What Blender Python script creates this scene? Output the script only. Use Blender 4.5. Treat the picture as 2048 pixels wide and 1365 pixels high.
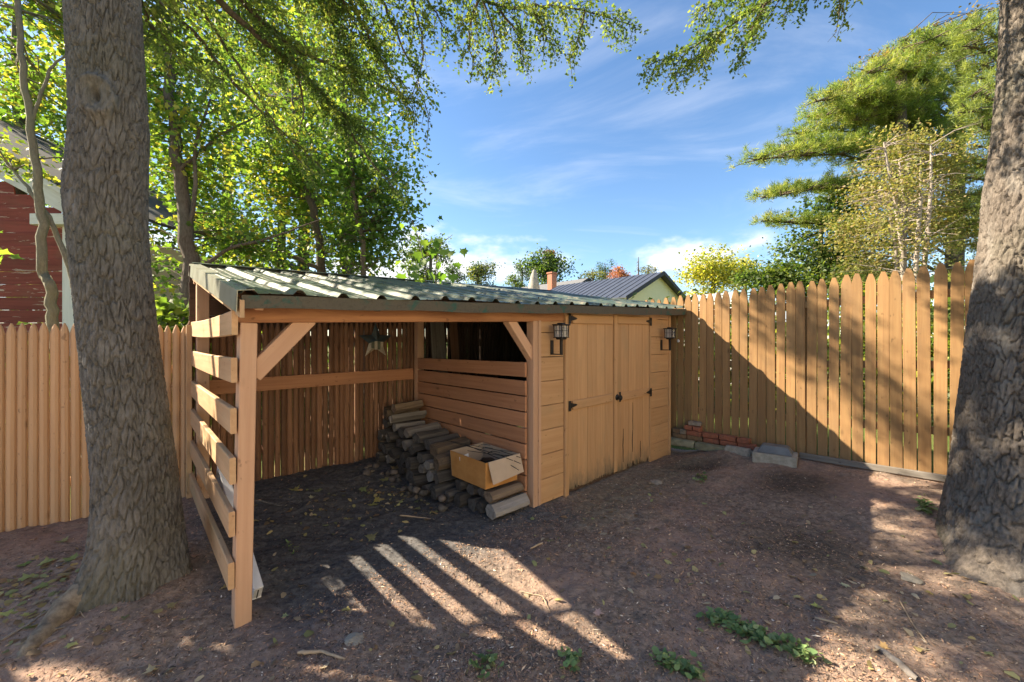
import bpy, math, random
import numpy as np
from mathutils import Matrix, Vector, noise as mnoise

for o in list(bpy.data.objects):
    bpy.data.objects.remove(o)
sc = bpy.context.scene
C = sc.collection
R = math.radians

# ------------------------------------------------------------------ camera
CAMH = 1.5
cam_d = bpy.data.cameras.new('camera')
cam = bpy.data.objects.new('camera', cam_d)
C.objects.link(cam)
cam.location = (0, 0, CAMH)
cam.rotation_euler = (R(90), 0, 0)
cam_d.sensor_width = 36.0
cam_d.lens = 813.0 / 2048.0 * 36.0
cam_d.clip_end = 3000
cam_d.clip_start = 0.02
sc.camera = cam

# ------------------------------------------------------------------ shed frame (u along the front, v to the back)
AZ = R(47.1)
UX, UY = math.sin(AZ), math.cos(AZ)
VX, VY = -math.cos(AZ), math.sin(AZ)
OX, OY = -1.443, 2.113
def W(u, v, z):
    return Vector((OX + u*UX + v*VX, OY + u*UY + v*VY, z))
U3 = Vector((UX, UY, 0)); V3 = Vector((VX, VY, 0)); Z3 = Vector((0, 0, 1))

# ------------------------------------------------------------------ sky and sun
sdir = (-1.0*U3 + 1.45*V3 + Vector((0, 0, 1.29))).normalized()     # towards the sun
elev = math.asin(sdir.z)
SKY_STRENGTH = 0.075
SUN_STRENGTH = 5.0
world = bpy.data.worlds.new('World'); sc.world = world
world.use_nodes = True
wn = world.node_tree.nodes; wl = world.node_tree.links
for n in list(wn): wn.remove(n)
def wnode(t, **k):
    n = wn.new(t)
    for a, b in k.items(): setattr(n, a, b)
    return n
wout = wnode('ShaderNodeOutputWorld')
sky = wnode('ShaderNodeTexSky', sky_type='NISHITA')
sky.sun_disc = False
sky.sun_elevation = elev
sky.sun_rotation = math.atan2(sdir.x, sdir.y)
sky.altitude = 50; sky.air_density = 1.0; sky.dust_density = 0.35; sky.ozone_density = 2.2
tc = wnode('ShaderNodeTexCoord')
sep = wnode('ShaderNodeSeparateXYZ'); wl.new(tc.outputs['Generated'], sep.inputs[0])
def wmath(op, a, b=None, clamp=False):
    n = wnode('ShaderNodeMath', operation=op); n.use_clamp = clamp
    for i, x in enumerate((a, b)):
        if x is None: continue
        if isinstance(x, (int, float)): n.inputs[i].default_value = x
        else: wl.new(x, n.inputs[i])
    return n.outputs[0]
zc = wmath('MAXIMUM', sep.outputs['Z'], 0.03)
den = wmath('ADD', zc, 0.12)
px = wmath('DIVIDE', sep.outputs['X'], den); py = wmath('DIVIDE', sep.outputs['Y'], den)
comb = wnode('ShaderNodeCombineXYZ'); wl.new(px, comb.inputs[0]); wl.new(py, comb.inputs[1])
# thin high streaks
mp1 = wnode('ShaderNodeMapping'); wl.new(comb.outputs[0], mp1.inputs[0])
mp1.inputs['Rotation'].default_value = (0, 0, R(18)); mp1.inputs['Scale'].default_value = (0.55, 1.0, 1); mp1.inputs['Location'].default_value = (3.1, 0.4, 0)
n1 = wnode('ShaderNodeTexNoise'); n1.inputs['Scale'].default_value = 1.15; n1.inputs['Detail'].default_value = 9; n1.inputs['Roughness'].default_value = 0.6; n1.inputs['Distortion'].default_value = 1.6
wl.new(mp1.outputs[0], n1.inputs['Vector'])
r1 = wnode('ShaderNodeMapRange', interpolation_type='SMOOTHSTEP'); wl.new(n1.outputs[0], r1.inputs[0])
r1.inputs[1].default_value = 0.46; r1.inputs[2].default_value = 0.80; r1.inputs[4].default_value = 0.30
# low cumulus
mp2 = wnode('ShaderNodeMapping'); wl.new(tc.outputs['Generated'], mp2.inputs[0])
mp2.inputs['Scale'].default_value = (1.0, 1.0, 2.1); mp2.inputs['Location'].default_value = (0.53, 0.2, 0.35)
n2 = wnode('ShaderNodeTexNoise'); n2.inputs['Scale'].default_value = 3.7; n2.inputs['Detail'].default_value = 8; n2.inputs['Roughness'].default_value = 0.52
wl.new(mp2.outputs[0], n2.inputs['Vector'])
ecl = wmath('ABSOLUTE', wmath('SUBTRACT', sep.outputs['Z'], 0.17))
ecl = wmath('SUBTRACT', 1.0, wmath('DIVIDE', ecl, 0.20), True)
th = wmath('ADD', n2.outputs[0], wmath('MULTIPLY', wmath('SUBTRACT', ecl, 1.0), 0.22))
r2 = wnode('ShaderNodeMapRange', interpolation_type='SMOOTHSTEP'); wl.new(th, r2.inputs[0])
r2.inputs[1].default_value = 0.465; r2.inputs[2].default_value = 0.62; r2.inputs[4].default_value = 0.9
hs = wnode('ShaderNodeHueSaturation'); hs.inputs['Saturation'].default_value = 1.12; hs.inputs['Value'].default_value = 0.90
wl.new(sky.outputs[0], hs.inputs['Color'])
def wmix(fac, a, bcol):
    m = wnode('ShaderNodeMix', data_type='RGBA'); wl.new(fac, m.inputs[0]); wl.new(a, m.inputs[6]); m.inputs[7].default_value = bcol
    return m.outputs[2]
c1 = wmix(r1.outputs[0], hs.outputs[0], (4.6, 4.75, 5.1, 1))
c2 = wmix(r2.outputs[0], c1, (5.7, 5.55, 5.5, 1))
bg = wnode('ShaderNodeBackground'); bg.inputs['Strength'].default_value = SKY_STRENGTH
wl.new(c2, bg.inputs[0]); wl.new(bg.outputs[0], wout.inputs[0])

sun_d = bpy.data.lights.new('sun', 'SUN'); sun = bpy.data.objects.new('sun', sun_d); C.objects.link(sun)
sun_d.energy = SUN_STRENGTH; sun_d.angle = R(0.53); sun_d.color = (1.0, 0.85, 0.64)
sun.location = (-20, 4, 20)
sun.rotation_euler = (-sdir).to_track_quat('-Z', 'Y').to_euler()

sc.view_settings.view_transform = 'Standard'; sc.view_settings.look = 'None'
sc.view_settings.gamma = 1; sc.view_settings.use_curve_mapping = False
sc.view_settings.exposure = 1.92
sc.render.engine = 'CYCLES'
sc.cycles.max_bounces = 7; sc.cycles.diffuse_bounces = 4; sc.cycles.transmission_bounces = 5; sc.cycles.transparent_max_bounces = 6

# ------------------------------------------------------------------ object helpers
WM = {}
def tag(o, label=None, cat=None, group=None, kind=None):
    if label: o['label'] = label
    if cat: o['category'] = cat
    if group: o['group'] = group
    if kind: o['kind'] = kind
    return o
def place(o, M, parent=None):
    C.objects.link(o)
    if parent is not None:
        o.parent = parent
        o.matrix_basis = WM[parent.name].inverted() @ M
    else:
        o.matrix_basis = M
    WM[o.name] = M.copy()
    return o
def empty(name, loc, label=None, cat=None, group=None):
    o = bpy.data.objects.new(name, None); o.empty_display_size = 0.1
    place(o, Matrix.Translation(Vector(loc)))
    return tag(o, label, cat, group)
def meshobj(name, me, mat, M=None, parent=None):
    o = bpy.data.objects.new(name, me)
    if mat is not None and len(me.materials) == 0: me.materials.append(mat)
    return place(o, M if M is not None else Matrix(), parent)
def mesh_from(name, verts, faces, mat=None, smooth=False):
    me = bpy.data.meshes.new(name)
    me.from_pydata([tuple(v) for v in verts], [], faces)
    if smooth: me.polygons.foreach_set('use_smooth', [True]*len(me.polygons))
    me.update()
    if mat is not None: me.materials.append(mat)
    return me
def np_mesh(name, V, F, mat=None, col=None, smooth=False):
    """V (n,3) floats, F (m,k) ints; col optional per-vertex (n,3)."""
    V = np.ascontiguousarray(V, dtype=np.float32); F = np.ascontiguousarray(F, dtype=np.int32)
    me = bpy.data.meshes.new(name)
    m, k = F.shape
    me.vertices.add(len(V)); me.vertices.foreach_set('co', V.ravel())
    me.loops.add(m*k); me.loops.foreach_set('vertex_index', F.ravel())
    me.polygons.add(m); me.polygons.foreach_set('loop_start', np.arange(0, m*k, k, dtype=np.int32))
    if smooth: me.polygons.foreach_set('use_smooth', np.ones(m, dtype=bool))
    me.update(calc_edges=True)
    if col is not None:
        a = me.color_attributes.new('tint', 'FLOAT_COLOR', 'POINT')
        c4 = np.ones((len(V), 4), dtype=np.float32); c4[:, :3] = col
        a.data.foreach_set('color', c4.ravel())
    if mat is not None: me.materials.append(mat)
    return me
def frame(p0, zdir, ydir):
    z = Vector(zdir).normalized(); y = Vector(ydir); y = (y - z*y.dot(z)).normalized(); x = y.cross(z)
    M = Matrix.Identity(4)
    for i in range(3):
        M[i][0] = x[i]; M[i][1] = y[i]; M[i][2] = z[i]; M[i][3] = p0[i]
    return M
_bc = {}
def box_mesh(w, t, L, c=0.003, center=False):
    """chamfered board: width X, thickness Y, length Z from 0"""
    key = (round(w, 3), round(t, 3), round(L, 2 if L > 0.3 else 3), round(c, 4), center)
    if key in _bc: return _bc[key]
    w, t, L = key[0], key[1], key[2]
    c = min(c, w*0.3, t*0.3)
    def ring(z, ins):
        a, b = w/2-ins, t/2-ins
        return [(-a+c, -b, z), (a-c, -b, z), (a, -b+c, z), (a, b-c, z), (a-c, b, z), (-a+c, b, z), (-a, b-c, z), (-a, -b+c, z)]
    z0 = -L/2 if center else 0
    vs = ring(z0, c*0.9) + ring(z0+c, 0) + ring(z0+L-c, 0) + ring(z0+L, c*0.9)
    fs = [tuple(range(7, -1, -1)), tuple(range(24, 32))]
    for r in range(3):
        for i in range(8):
            j = (i+1) % 8
            fs.append((r*8+i, r*8+j, r*8+8+j, r*8+8+i))
    me = mesh_from('board', vs, fs)
    _bc[key] = me
    return me
def board(name, mat, parent, p0, p1, w, t, nrm, c=0.003, tweak=0.0):
    p0 = Vector(p0); p1 = Vector(p1)
    me = box_mesh(w, t, (p1-p0).length, c)
    key = (me.name, mat.name)
    if len(me.materials) and me.materials[0] != mat:
        if key not in _bc:
            m2 = me.copy(); m2.materials.clear(); m2.materials.append(mat); _bc[key] = m2
        me = _bc[key]
    elif not len(me.materials): me.materials.append(mat)
    M = frame(p0, p1-p0, nrm)
    if tweak: M = M @ Matrix.Rotation(random.uniform(-tweak, tweak), 4, 'Y') @ Matrix.Rotation(random.uniform(-tweak, tweak), 4, 'X')
    return meshobj(name, me, mat, M, parent)
def tube_arrays(lines, sides=6, col=None):
    """lines: list of (pts (n,3), radii (n))"""
    Vs, Fs, base = [], [], 0
    ang = np.linspace(0, 2*np.pi, sides, endpoint=False)
    for pts, rad in lines:
        pts = np.asarray(pts, float); rad = np.asarray(rad, float); n = len(pts)
        d = np.gradient(pts, axis=0); d /= np.linalg.norm(d, axis=1)[:, None] + 1e-9
        ref = np.array([0.0, 0, 1]) if abs(d[:, 2]).mean() < 0.8 else np.array([1.0, 0, 0])
        a = np.cross(d, ref); a /= np.linalg.norm(a, axis=1)[:, None] + 1e-9
        b = np.cross(d, a)
        ringv = pts[:, None, :] + rad[:, None, None]*(np.cos(ang)[None, :, None]*a[:, None, :] + np.sin(ang)[None, :, None]*b[:, None, :])
        Vs.append(ringv.reshape(-1, 3))
        i = np.arange(n-1)[:, None]*sides; j = np.arange(sides)[None, :]; j2 = (j+1) % sides
        Fs.append((base + np.stack([i+j, i+j2, i+sides+j2, i+sides+j], -1)).reshape(-1, 4))
        base += n*sides
    return np.concatenate(Vs), np.concatenate(Fs)

# ------------------------------------------------------------------ noise in numpy
def _hash(ix, iy, s):
    h = (ix.astype(np.int64)*374761393 + iy.astype(np.int64)*668265263 + s*144665) & 0x7fffffff
    h = ((h ^ (h >> 13))*1274126177) & 0x7fffffff
    return ((h ^ (h >> 16)) & 0xffff)/65535.0
def vnoise(x, y, s=0):
    ix, iy = np.floor(x), np.floor(y); fx, fy = x-ix, y-iy
    fx = fx*fx*(3-2*fx); fy = fy*fy*(3-2*fy)
    a, b, c, d = _hash(ix, iy, s), _hash(ix+1, iy, s), _hash(ix, iy+1, s), _hash(ix+1, iy+1, s)
    return (a*(1-fx)+b*fx)*(1-fy) + (c*(1-fx)+d*fx)*fy
def fbm(x, y, s=0, o=4):
    t, amp = 0, 0.5
    for i in range(o):
        t = t + amp*(vnoise(x, y, s+i)-0.5); x, y, amp = x*2.03, y*2.03, amp*0.5
    return t
def worley(x, y, px, s=0):
    """F1, F2 on a jittered grid, periodic in x with px cells"""
    ix, iy = np.floor(x), np.floor(y)
    f1 = np.full(x.shape, 9.0); f2 = np.full(x.shape, 9.0)
    for dx in (-1, 0, 1):
        for dy in (-1, 0, 1):
            cx, cy = ix+dx, iy+dy; hx = np.mod(cx, px)
            d = np.hypot(cx+0.1+0.8*_hash(hx, cy, s)-x, cy+0.1+0.8*_hash(hx, cy, s+7)-y)
            f2 = np.where(d < f1, f1, np.minimum(f2, d)); f1 = np.minimum(f1, d)
    return f1, f2
def sstep(a, b, x):
    t = np.clip((x-a)/(b-a), 0, 1); return t*t*(3-2*t)

# ------------------------------------------------------------------ materials
class NB:
    def __init__(s, name):
        s.m = bpy.data.materials.new(name); s.m.use_nodes = True
        s.t = s.m.node_tree; s.n = s.t.nodes; s.l = s.t.links
        for n in list(s.n): s.n.remove(n)
        s.out = s.n.new('ShaderNodeOutputMaterial')
    def node(s, t, **k):
        n = s.n.new(t)
        for a, b in k.items(): setattr(n, a, b)
        return n
    def put(s, sock, v):
        if isinstance(v, bpy.types.NodeSocket): s.l.new(v, sock)
        elif v is not None: sock.default_value = v
    def coord(s, kind='Object', scale=(1, 1, 1), rnd=True, rot=(0, 0, 0)):
        tc = s.node('ShaderNodeTexCoord'); v = tc.outputs[kind]
        if rnd:
            oi = s.node('ShaderNodeObjectInfo'); ml = s.node('ShaderNodeVectorMath', operation='SCALE')
            s.put(ml.inputs[0], (37.1, 17.3, 51.7)); s.put(ml.inputs['Scale'], oi.outputs['Random'])
            ad = s.node('ShaderNodeVectorMath', operation='ADD'); s.put(ad.inputs[0], v); s.put(ad.inputs[1], ml.outputs[0]); v = ad.outputs[0]
        mp = s.node('ShaderNodeMapping'); s.put(mp.inputs[0], v); mp.inputs['Scale'].default_value = scale; mp.inputs['Rotation'].default_value = rot
        return mp.outputs[0]
    def noise(s, vec, scale=5, detail=5, rough=0.55, dist=0.0):
        n = s.node('ShaderNodeTexNoise'); s.put(n.inputs['Vector'], vec)
        n.inputs['Scale'].default_value = scale; n.inputs['Detail'].default_value = detail
        n.inputs['Roughness'].default_value = rough; n.inputs['Distortion'].default_value = dist
        return n.outputs[0]
    def rng(s, v, a, b, c=0.0, d=1.0):
        n = s.node('ShaderNodeMapRange', interpolation_type='SMOOTHSTEP'); s.put(n.inputs[0], v)
        for i, x in enumerate((a, b, c, d)): n.inputs[i+1].default_value = x
        return n.outputs[0]
    def mix(s, f, a, b, mode='MIX'):
        n = s.node('ShaderNodeMix', data_type='RGBA', blend_type=mode)
        s.put(n.inputs[0], f)
        for i, x in ((6, a), (7, b)):
            s.put(n.inputs[i], (*x, 1) if isinstance(x, tuple) and len(x) == 3 else x)
        return n.outputs[2]
    def math(s, op, a, b=None, clamp=False):
        n = s.node('ShaderNodeMath', operation=op); n.use_clamp = clamp
        s.put(n.inputs[0], a); s.put(n.inputs[1], b); return n.outputs[0]
    def hsv(s, c, h=0.5, sa=1.0, v=1.0):
        n = s.node('ShaderNodeHueSaturation'); s.put(n.inputs['Hue'], h); s.put(n.inputs['Saturation'], sa); s.put(n.inputs['Value'], v); s.put(n.inputs['Color'], c)
        return n.outputs[0]
    def rand(s): return s.node('ShaderNodeObjectInfo').outputs['Random']
    def bump(s, h, strength=0.3, dist=0.01):
        n = s.node('ShaderNodeBump'); s.put(n.inputs['Height'], h); n.inputs['Strength'].default_value = strength; n.inputs['Distance'].default_value = dist
        return n.outputs[0]
    def bsdf(s, col, rough=0.7, spec=0.3, metal=0.0, nrm=None, **k):
        p = s.node('ShaderNodeBsdfPrincipled')
        s.put(p.inputs['Base Color'], (*col, 1) if isinstance(col, tuple) else col)
        s.put(p.inputs['Roughness'], rough); p.inputs['Specular IOR Level'].default_value = spec; p.inputs['Metallic'].default_value = metal
        if nrm is not None: s.l.new(nrm, p.inputs['Normal'])
        for a, b in k.items(): s.put(p.inputs[a], b)
        return p.outputs[0]
    def done(s, sh):
        s.l.new(sh, s.out.inputs[0]); return s.m

def mat_wood(name, c1, c2, c3, amt=0.4, rough=0.72, var=0.22, grain=30, bump=0.35, knots=True, axis='z', peel=None):
    b = NB(name)
    sc_ = {'z': (grain, grain, 1.3), 'x': (1.3, grain, grain)}[axis]
    v = b.coord('Object', sc_)
    g = b.noise(v, 1.0, 6, 0.62, 0.5)
    big = b.noise(b.coord('Object', (2.2, 2.2, 1.1) if axis == 'z' else (1.1, 2.2, 2.2)), 2.0, 5, 0.6)
    col = b.mix(b.rng(g, 0.3, 0.72), c1, c2)
    col = b.mix(b.math('MULTIPLY', b.rng(big, 0.45, 0.75), amt), col, c3)
    speck = b.noise(b.coord('Object', (1, 1, 0.5) if axis == 'z' else (0.5, 1, 1)), 34, 3, 0.5)
    col = b.mix(b.math('MULTIPLY', b.rng(speck, 0.66, 0.74), 0.55), col, tuple(x*0.35 for x in c2))
    if knots:
        vo = b.node('ShaderNodeTexVoronoi'); b.put(vo.inputs['Vector'], b.coord('Object', (5, 5, 2.2) if axis == 'z' else (2.2, 5, 5))); vo.inputs['Scale'].default_value = 1.0
        col = b.mix(b.rng(vo.outputs['Distance'], 0.0, 0.12, 0.75, 0.0), col, tuple(x*0.3 for x in c2))
    if peel:
        pn = b.noise(b.coord('Object', (9, 9, 40) if axis == 'x' else (20, 20, 2.4)), 1.0, 6, 0.65, 0.4)
        col = b.mix(b.rng(pn, peel[0], peel[0]+0.035), col, peel[1])
    col = b.hsv(col, 0.503, 0.91, b.math('ADD', b.math('MULTIPLY', b.rand(), var*2), 1-var))
    h = b.math('ADD', b.math('MULTIPLY', g, 0.7), b.math('MULTIPLY', big, 0.3))
    return b.done(b.bsdf(col, rough, 0.25, nrm=b.bump(h, bump, 0.006)))

M_STAIN = mat_wood('stained_wood', (0.56, 0.325, 0.195), (0.49, 0.265, 0.15), (0.44, 0.28, 0.175), 0.5, 0.68, 0.10)
M_DOOR = mat_wood('door_wood', (0.52, 0.285, 0.120), (0.45, 0.23, 0.09), (0.38, 0.235, 0.11), 0.6, 0.70, 0.07, bump=0.25, knots=False)
def mat_doorv():
    b = NB('door_wood_grimy')
    g = b.noise(b.coord('Object', (30, 30, 1.3)), 1.0, 6, 0.62, 0.5); big = b.noise(b.coord('Object', (2.2, 2.2, 1.1)), 2.0, 5, 0.6)
    col = b.mix(b.rng(g, 0.3, 0.72), (0.52, 0.285, 0.120), (0.45, 0.23, 0.09))
    col = b.mix(b.math('MULTIPLY', b.rng(big, 0.45, 0.75), 0.6), col, (0.38, 0.235, 0.11))
    tc_ = b.node('ShaderNodeTexCoord'); sp_ = b.node('ShaderNodeSeparateXYZ'); b.put(sp_.inputs[0], tc_.outputs['Object'])
    ragged = b.math('ADD', sp_.outputs['Z'], b.math('MULTIPLY', b.math('SUBTRACT', b.noise(b.coord('Object', (14, 14, 5)), 1.0, 6, 0.7), 0.5), 0.55))
    col = b.mix(b.rng(ragged, 0.02, 0.24, 0.6, 0.0), col, (0.17, 0.13, 0.085))
    col = b.mix(b.rng(ragged, -0.06, 0.07, 0.8, 0.0), col, (0.10, 0.095, 0.06))
    col = b.hsv(col, 0.503, 0.91, b.math('ADD', b.math('MULTIPLY', b.rand(), 0.16), 0.92))
    return b.done(b.bsdf(col, 0.72, 0.25, nrm=b.bump(g, 0.35, 0.006)))
M_DOORV = mat_doorv()
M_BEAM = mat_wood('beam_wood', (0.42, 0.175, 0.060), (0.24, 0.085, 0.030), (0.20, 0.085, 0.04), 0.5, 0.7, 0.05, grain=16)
M_PART = mat_wood('partition_wood', (0.44, 0.19, 0.085), (0.35, 0.14, 0.06), (0.31, 0.14, 0.075), 0.5, 0.65, 0.13)
M_BACKF = mat_wood('old_fence_wood', (0.26, 0.125, 0.066), (0.165, 0.074, 0.04), (0.21, 0.125, 0.08), 0.6, 0.85, 0.28)
M_TANF = mat_wood('tan_fence_paint', (0.57, 0.34, 0.18), (0.51, 0.29, 0.145), (0.47, 0.31, 0.18), 0.5, 0.7, 0.10, bump=0.2)
M_RIGHTF = mat_wood('right_fence_wood', (0.33, 0.18, 0.062), (0.25, 0.122, 0.040), (0.22, 0.13, 0.058), 0.55, 0.75, 0.17)
M_SLAT = mat_wood('slat_wood', (0.55, 0.33, 0.17), (0.47, 0.26, 0.125), (0.38, 0.28, 0.14), 0.65, 0.66, 0.10, bump=0.25)
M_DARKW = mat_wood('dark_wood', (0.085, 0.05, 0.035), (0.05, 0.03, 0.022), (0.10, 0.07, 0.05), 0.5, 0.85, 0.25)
M_REDCLAP = mat_wood('red_clapboard', (0.26, 0.042, 0.028), (0.17, 0.028, 0.018), (0.19, 0.07, 0.04), 0.6, 0.8, 0.16, grain=22, knots=False, peel=(0.60, (0.45, 0.33, 0.25)))
M_WHITEP = mat_wood('white_trim_paint', (0.70, 0.68, 0.62), (0.62, 0.59, 0.52), (0.48, 0.44, 0.36), 0.5, 0.6, 0.06, knots=False, bump=0.15)
M_TANSIDE = mat_wood('tan_siding', (0.55, 0.42, 0.26), (0.5, 0.37, 0.22), (0.45, 0.33, 0.2), 0.4, 0.7, 0.06, knots=False)
M_GREYW = mat_wood('weathered_wood', (0.24, 0.215, 0.19), (0.12, 0.105, 0.09), (0.17, 0.14, 0.10), 0.6, 0.85, 0.2, grain=22)
M_LOGS = [mat_wood('log_dark', (0.105, 0.095, 0.088), (0.042, 0.038, 0.036), (0.08, 0.072, 0.068), 0.6, 0.9, 0.3, grain=26, bump=0.9),
          mat_wood('log_brown', (0.21, 0.15, 0.10), (0.095, 0.065, 0.045), (0.13, 0.105, 0.085), 0.6, 0.85, 0.25, grain=26, bump=0.9),
          mat_wood('log_grey', (0.27, 0.25, 0.235), (0.15, 0.135, 0.12), (0.2, 0.17, 0.14), 0.6, 0.85, 0.2, grain=26, bump=0.9)]

def mat_plain(name, col, rough=0.6, spec=0.3, metal=0.0, nscale=8, namt=0.25, bump=0.1, col2=None, dist=0.004):
    b = NB(name)
    n = b.noise(b.coord('Object'), nscale, 6, 0.6)
    c = b.mix(b.rng(n, 0.3, 0.7), col, col2 if col2 else tuple(x*(1-namt) for x in col))
    c = b.hsv(c, 0.5, 1.0, b.math('ADD', b.math('MULTIPLY', b.rand(), 0.24), 0.88))
    return b.done(b.bsdf(c, rough, spec, metal, nrm=b.bump(n, bump, dist)))
M_BLACK = mat_plain('black_iron', (0.018, 0.017, 0.016), 0.5, 0.4, 0.2)
M_WHITEPL = mat_plain('white_plastic', (0.72, 0.73, 0.76), 0.4, 0.4, namt=0.15)
M_CONC = mat_plain('concrete', (0.34, 0.32, 0.275), 0.9, 0.2, nscale=20, bump=0.5, col2=(0.22, 0.205, 0.17))
M_MOSSCONC = mat_plain('mossy_concrete', (0.25, 0.245, 0.17), 0.9, 0.2, nscale=14, bump=0.5, col2=(0.16, 0.155, 0.10))
M_SLATE = mat_plain('slate', (0.145, 0.15, 0.155), 0.5, 0.35, nscale=10, bump=0.25, col2=(0.10, 0.105, 0.11))
M_BRICK = mat_plain('brick_clay', (0.33, 0.12, 0.07), 0.9, 0.2, nscale=26, bump=0.6, col2=(0.20, 0.085, 0.055))
M_BRICK2 = mat_plain('brick_brown', (0.24, 0.155, 0.085), 0.9, 0.2, nscale=26, bump=0.6, col2=(0.15, 0.095, 0.06))
M_BRICK3 = mat_plain('brick_pale', (0.30, 0.25, 0.20), 0.9, 0.2, nscale=26, bump=0.6, col2=(0.2, 0.16, 0.12))
M_CARD = mat_plain('cardboard', (0.50, 0.255, 0.085), 0.85, 0.15, nscale=7, bump=0.1, col2=(0.40, 0.19, 0.06))
M_CARDIN = mat_plain('cardboard_inside', (0.46, 0.36, 0.27), 0.85, 0.15, nscale=7, bump=0.1, namt=0.12)
M_STARB = mat_plain('star_blue', (0.05, 0.095, 0.13), 0.5, 0.4, 0.4, nscale=18, col2=(0.09, 0.10, 0.09))
M_STARW = mat_plain('star_cream', (0.50, 0.45, 0.36), 0.55, 0.4, 0.3, nscale=18, col2=(0.38, 0.33, 0.25))
M_STARG = mat_plain('star_green', (0.17, 0.19, 0.145), 0.55, 0.4, 0.3, nscale=18)
M_GLASSP = NB('lantern_glass'); M_GLASSP = M_GLASSP.done(M_GLASSP.bsdf((0.62, 0.60, 0.55), 0.25, 0.5, **{'Alpha': 0.4}))
M_STONE = mat_plain('field_stone', (0.16, 0.135, 0.12), 0.85, 0.25, nscale=12, bump=0.4, col2=(0.095, 0.08, 0.072))
M_STICK = mat_plain('grey_stick', (0.25, 0.225, 0.20), 0.85, 0.2, nscale=30, bump=0.4, col2=(0.15, 0.13, 0.115))
M_PALESTICK = mat_plain('pale_stick', (0.42, 0.32, 0.22), 0.85, 0.2, nscale=30, bump=0.4)

# roof sheet metal
b = NB('green_roof_metal')
co = b.coord('Object', rnd=False)
n_ = b.noise(co, 2.6, 7, 0.62, 0.3); n2_ = b.noise(co, 42, 4, 0.6)
n3_ = b.noise(b.coord('Object', (1, 1, 1), rnd=False), 9, 6, 0.7)
col = b.mix(b.rng(n_, 0.35, 0.65), (0.045, 0.080, 0.064), (0.078, 0.095, 0.074))
col = b.mix(b.math('MULTIPLY', b.rng(n3_, 0.50, 0.68), 0.55), col, (0.20, 0.17, 0.125))
col = b.mix(b.math('MULTIPLY', b.rng(n2_, 0.60, 0.70), 0.5), col, (0.22, 0.15, 0.09))
M_ROOF = b.done(b.bsdf(col, b.rng(n3_, 0.4, 0.7, 0.32, 0.6), 0.5, 0.1, nrm=b.bump(n2_, 0.12, 0.003)))
b = NB('mossy_fascia')
co = b.coord('Object', rnd=False)
n_ = b.noise(co, 7, 7, 0.7, 0.5); n2_ = b.noise(co, 60, 4, 0.65)
col = b.mix(b.rng(n_, 0.34, 0.46), (0.020, 0.080, 0.064), (0.085, 0.076, 0.056))
col = b.mix(b.math('MULTIPLY', b.rng(n2_, 0.5, 0.7), 0.7), col, (0.05, 0.042, 0.03))
M_FASCIA = b.done(b.bsdf(col, 0.7, 0.3, nrm=b.bump(n2_, 0.4, 0.004)))
b = NB('rake_trim_metal')
n_ = b.noise(b.coord('Object', rnd=False), 6, 5, 0.6)
col = b.mix(b.rng(n_, 0.4, 0.7), (0.30, 0.31, 0.25), (0.20, 0.20, 0.15))
M_RAKE = b.done(b.bsdf(col, 0.38, 0.5, 0.25, nrm=b.bump(n_, 0.1, 0.003)))

# ground
def mat_mulch():
    b = NB('mulch_soil')
    co = b.coord('Object', rnd=False)
    n1 = b.noise(co, 1.1, 5, 0.6); n2 = b.noise(co, 26, 6, 0.7, 0.6); n3 = b.noise(co, 95, 4, 0.6); n4 = b.noise(co, 4.2, 5, 0.6)
    col = b.mix(b.rng(n2, 0.3, 0.7), (0.135, 0.104, 0.084), (0.36, 0.27, 0.208))
    col = b.mix(b.math('MULTIPLY', b.rng(n1, 0.42, 0.62), 0.6), col, (0.36, 0.235, 0.18))
    col = b.mix(b.math('MULTIPLY', b.rng(n4, 0.52, 0.68), 0.6), col, (0.14, 0.118, 0.10))
    col = b.mix(b.math('MULTIPLY', b.rng(n3, 0.60, 0.70), 0.5), col, (0.36, 0.25, 0.17))
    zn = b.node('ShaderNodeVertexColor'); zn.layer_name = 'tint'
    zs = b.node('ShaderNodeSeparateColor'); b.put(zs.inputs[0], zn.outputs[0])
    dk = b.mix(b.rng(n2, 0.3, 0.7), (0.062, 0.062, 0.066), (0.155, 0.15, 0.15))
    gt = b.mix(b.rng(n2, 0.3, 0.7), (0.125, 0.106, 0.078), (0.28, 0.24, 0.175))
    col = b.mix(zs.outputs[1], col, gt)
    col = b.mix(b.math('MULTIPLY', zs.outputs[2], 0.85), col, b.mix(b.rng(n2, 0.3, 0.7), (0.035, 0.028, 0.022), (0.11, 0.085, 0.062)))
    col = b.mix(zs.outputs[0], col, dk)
    h = b.math('ADD', n2, b.math('MULTIPLY', n3, 0.6))
    return b.done(b.bsdf(col, 0.95, 0.12, nrm=b.bump(h, 0.75, 0.012)))
M_MULCH = mat_mulch()
b = NB('lawn_grass')
n_ = b.noise(b.coord('Object', rnd=False), 3, 7, 0.7); n2_ = b.noise(b.coord('Object', rnd=False), 55, 4, 0.7)
col = b.mix(b.rng(n_, 0.35, 0.65), (0.085, 0.125, 0.030), (0.17, 0.19, 0.055))
M_LAWN = b.done(b.bsdf(b.mix(b.rng(n2_, 0.4, 0.65), col, (0.05, 0.08, 0.02)), 0.9, 0.1, nrm=b.bump(n2_, 0.8, 0.03)))
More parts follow.
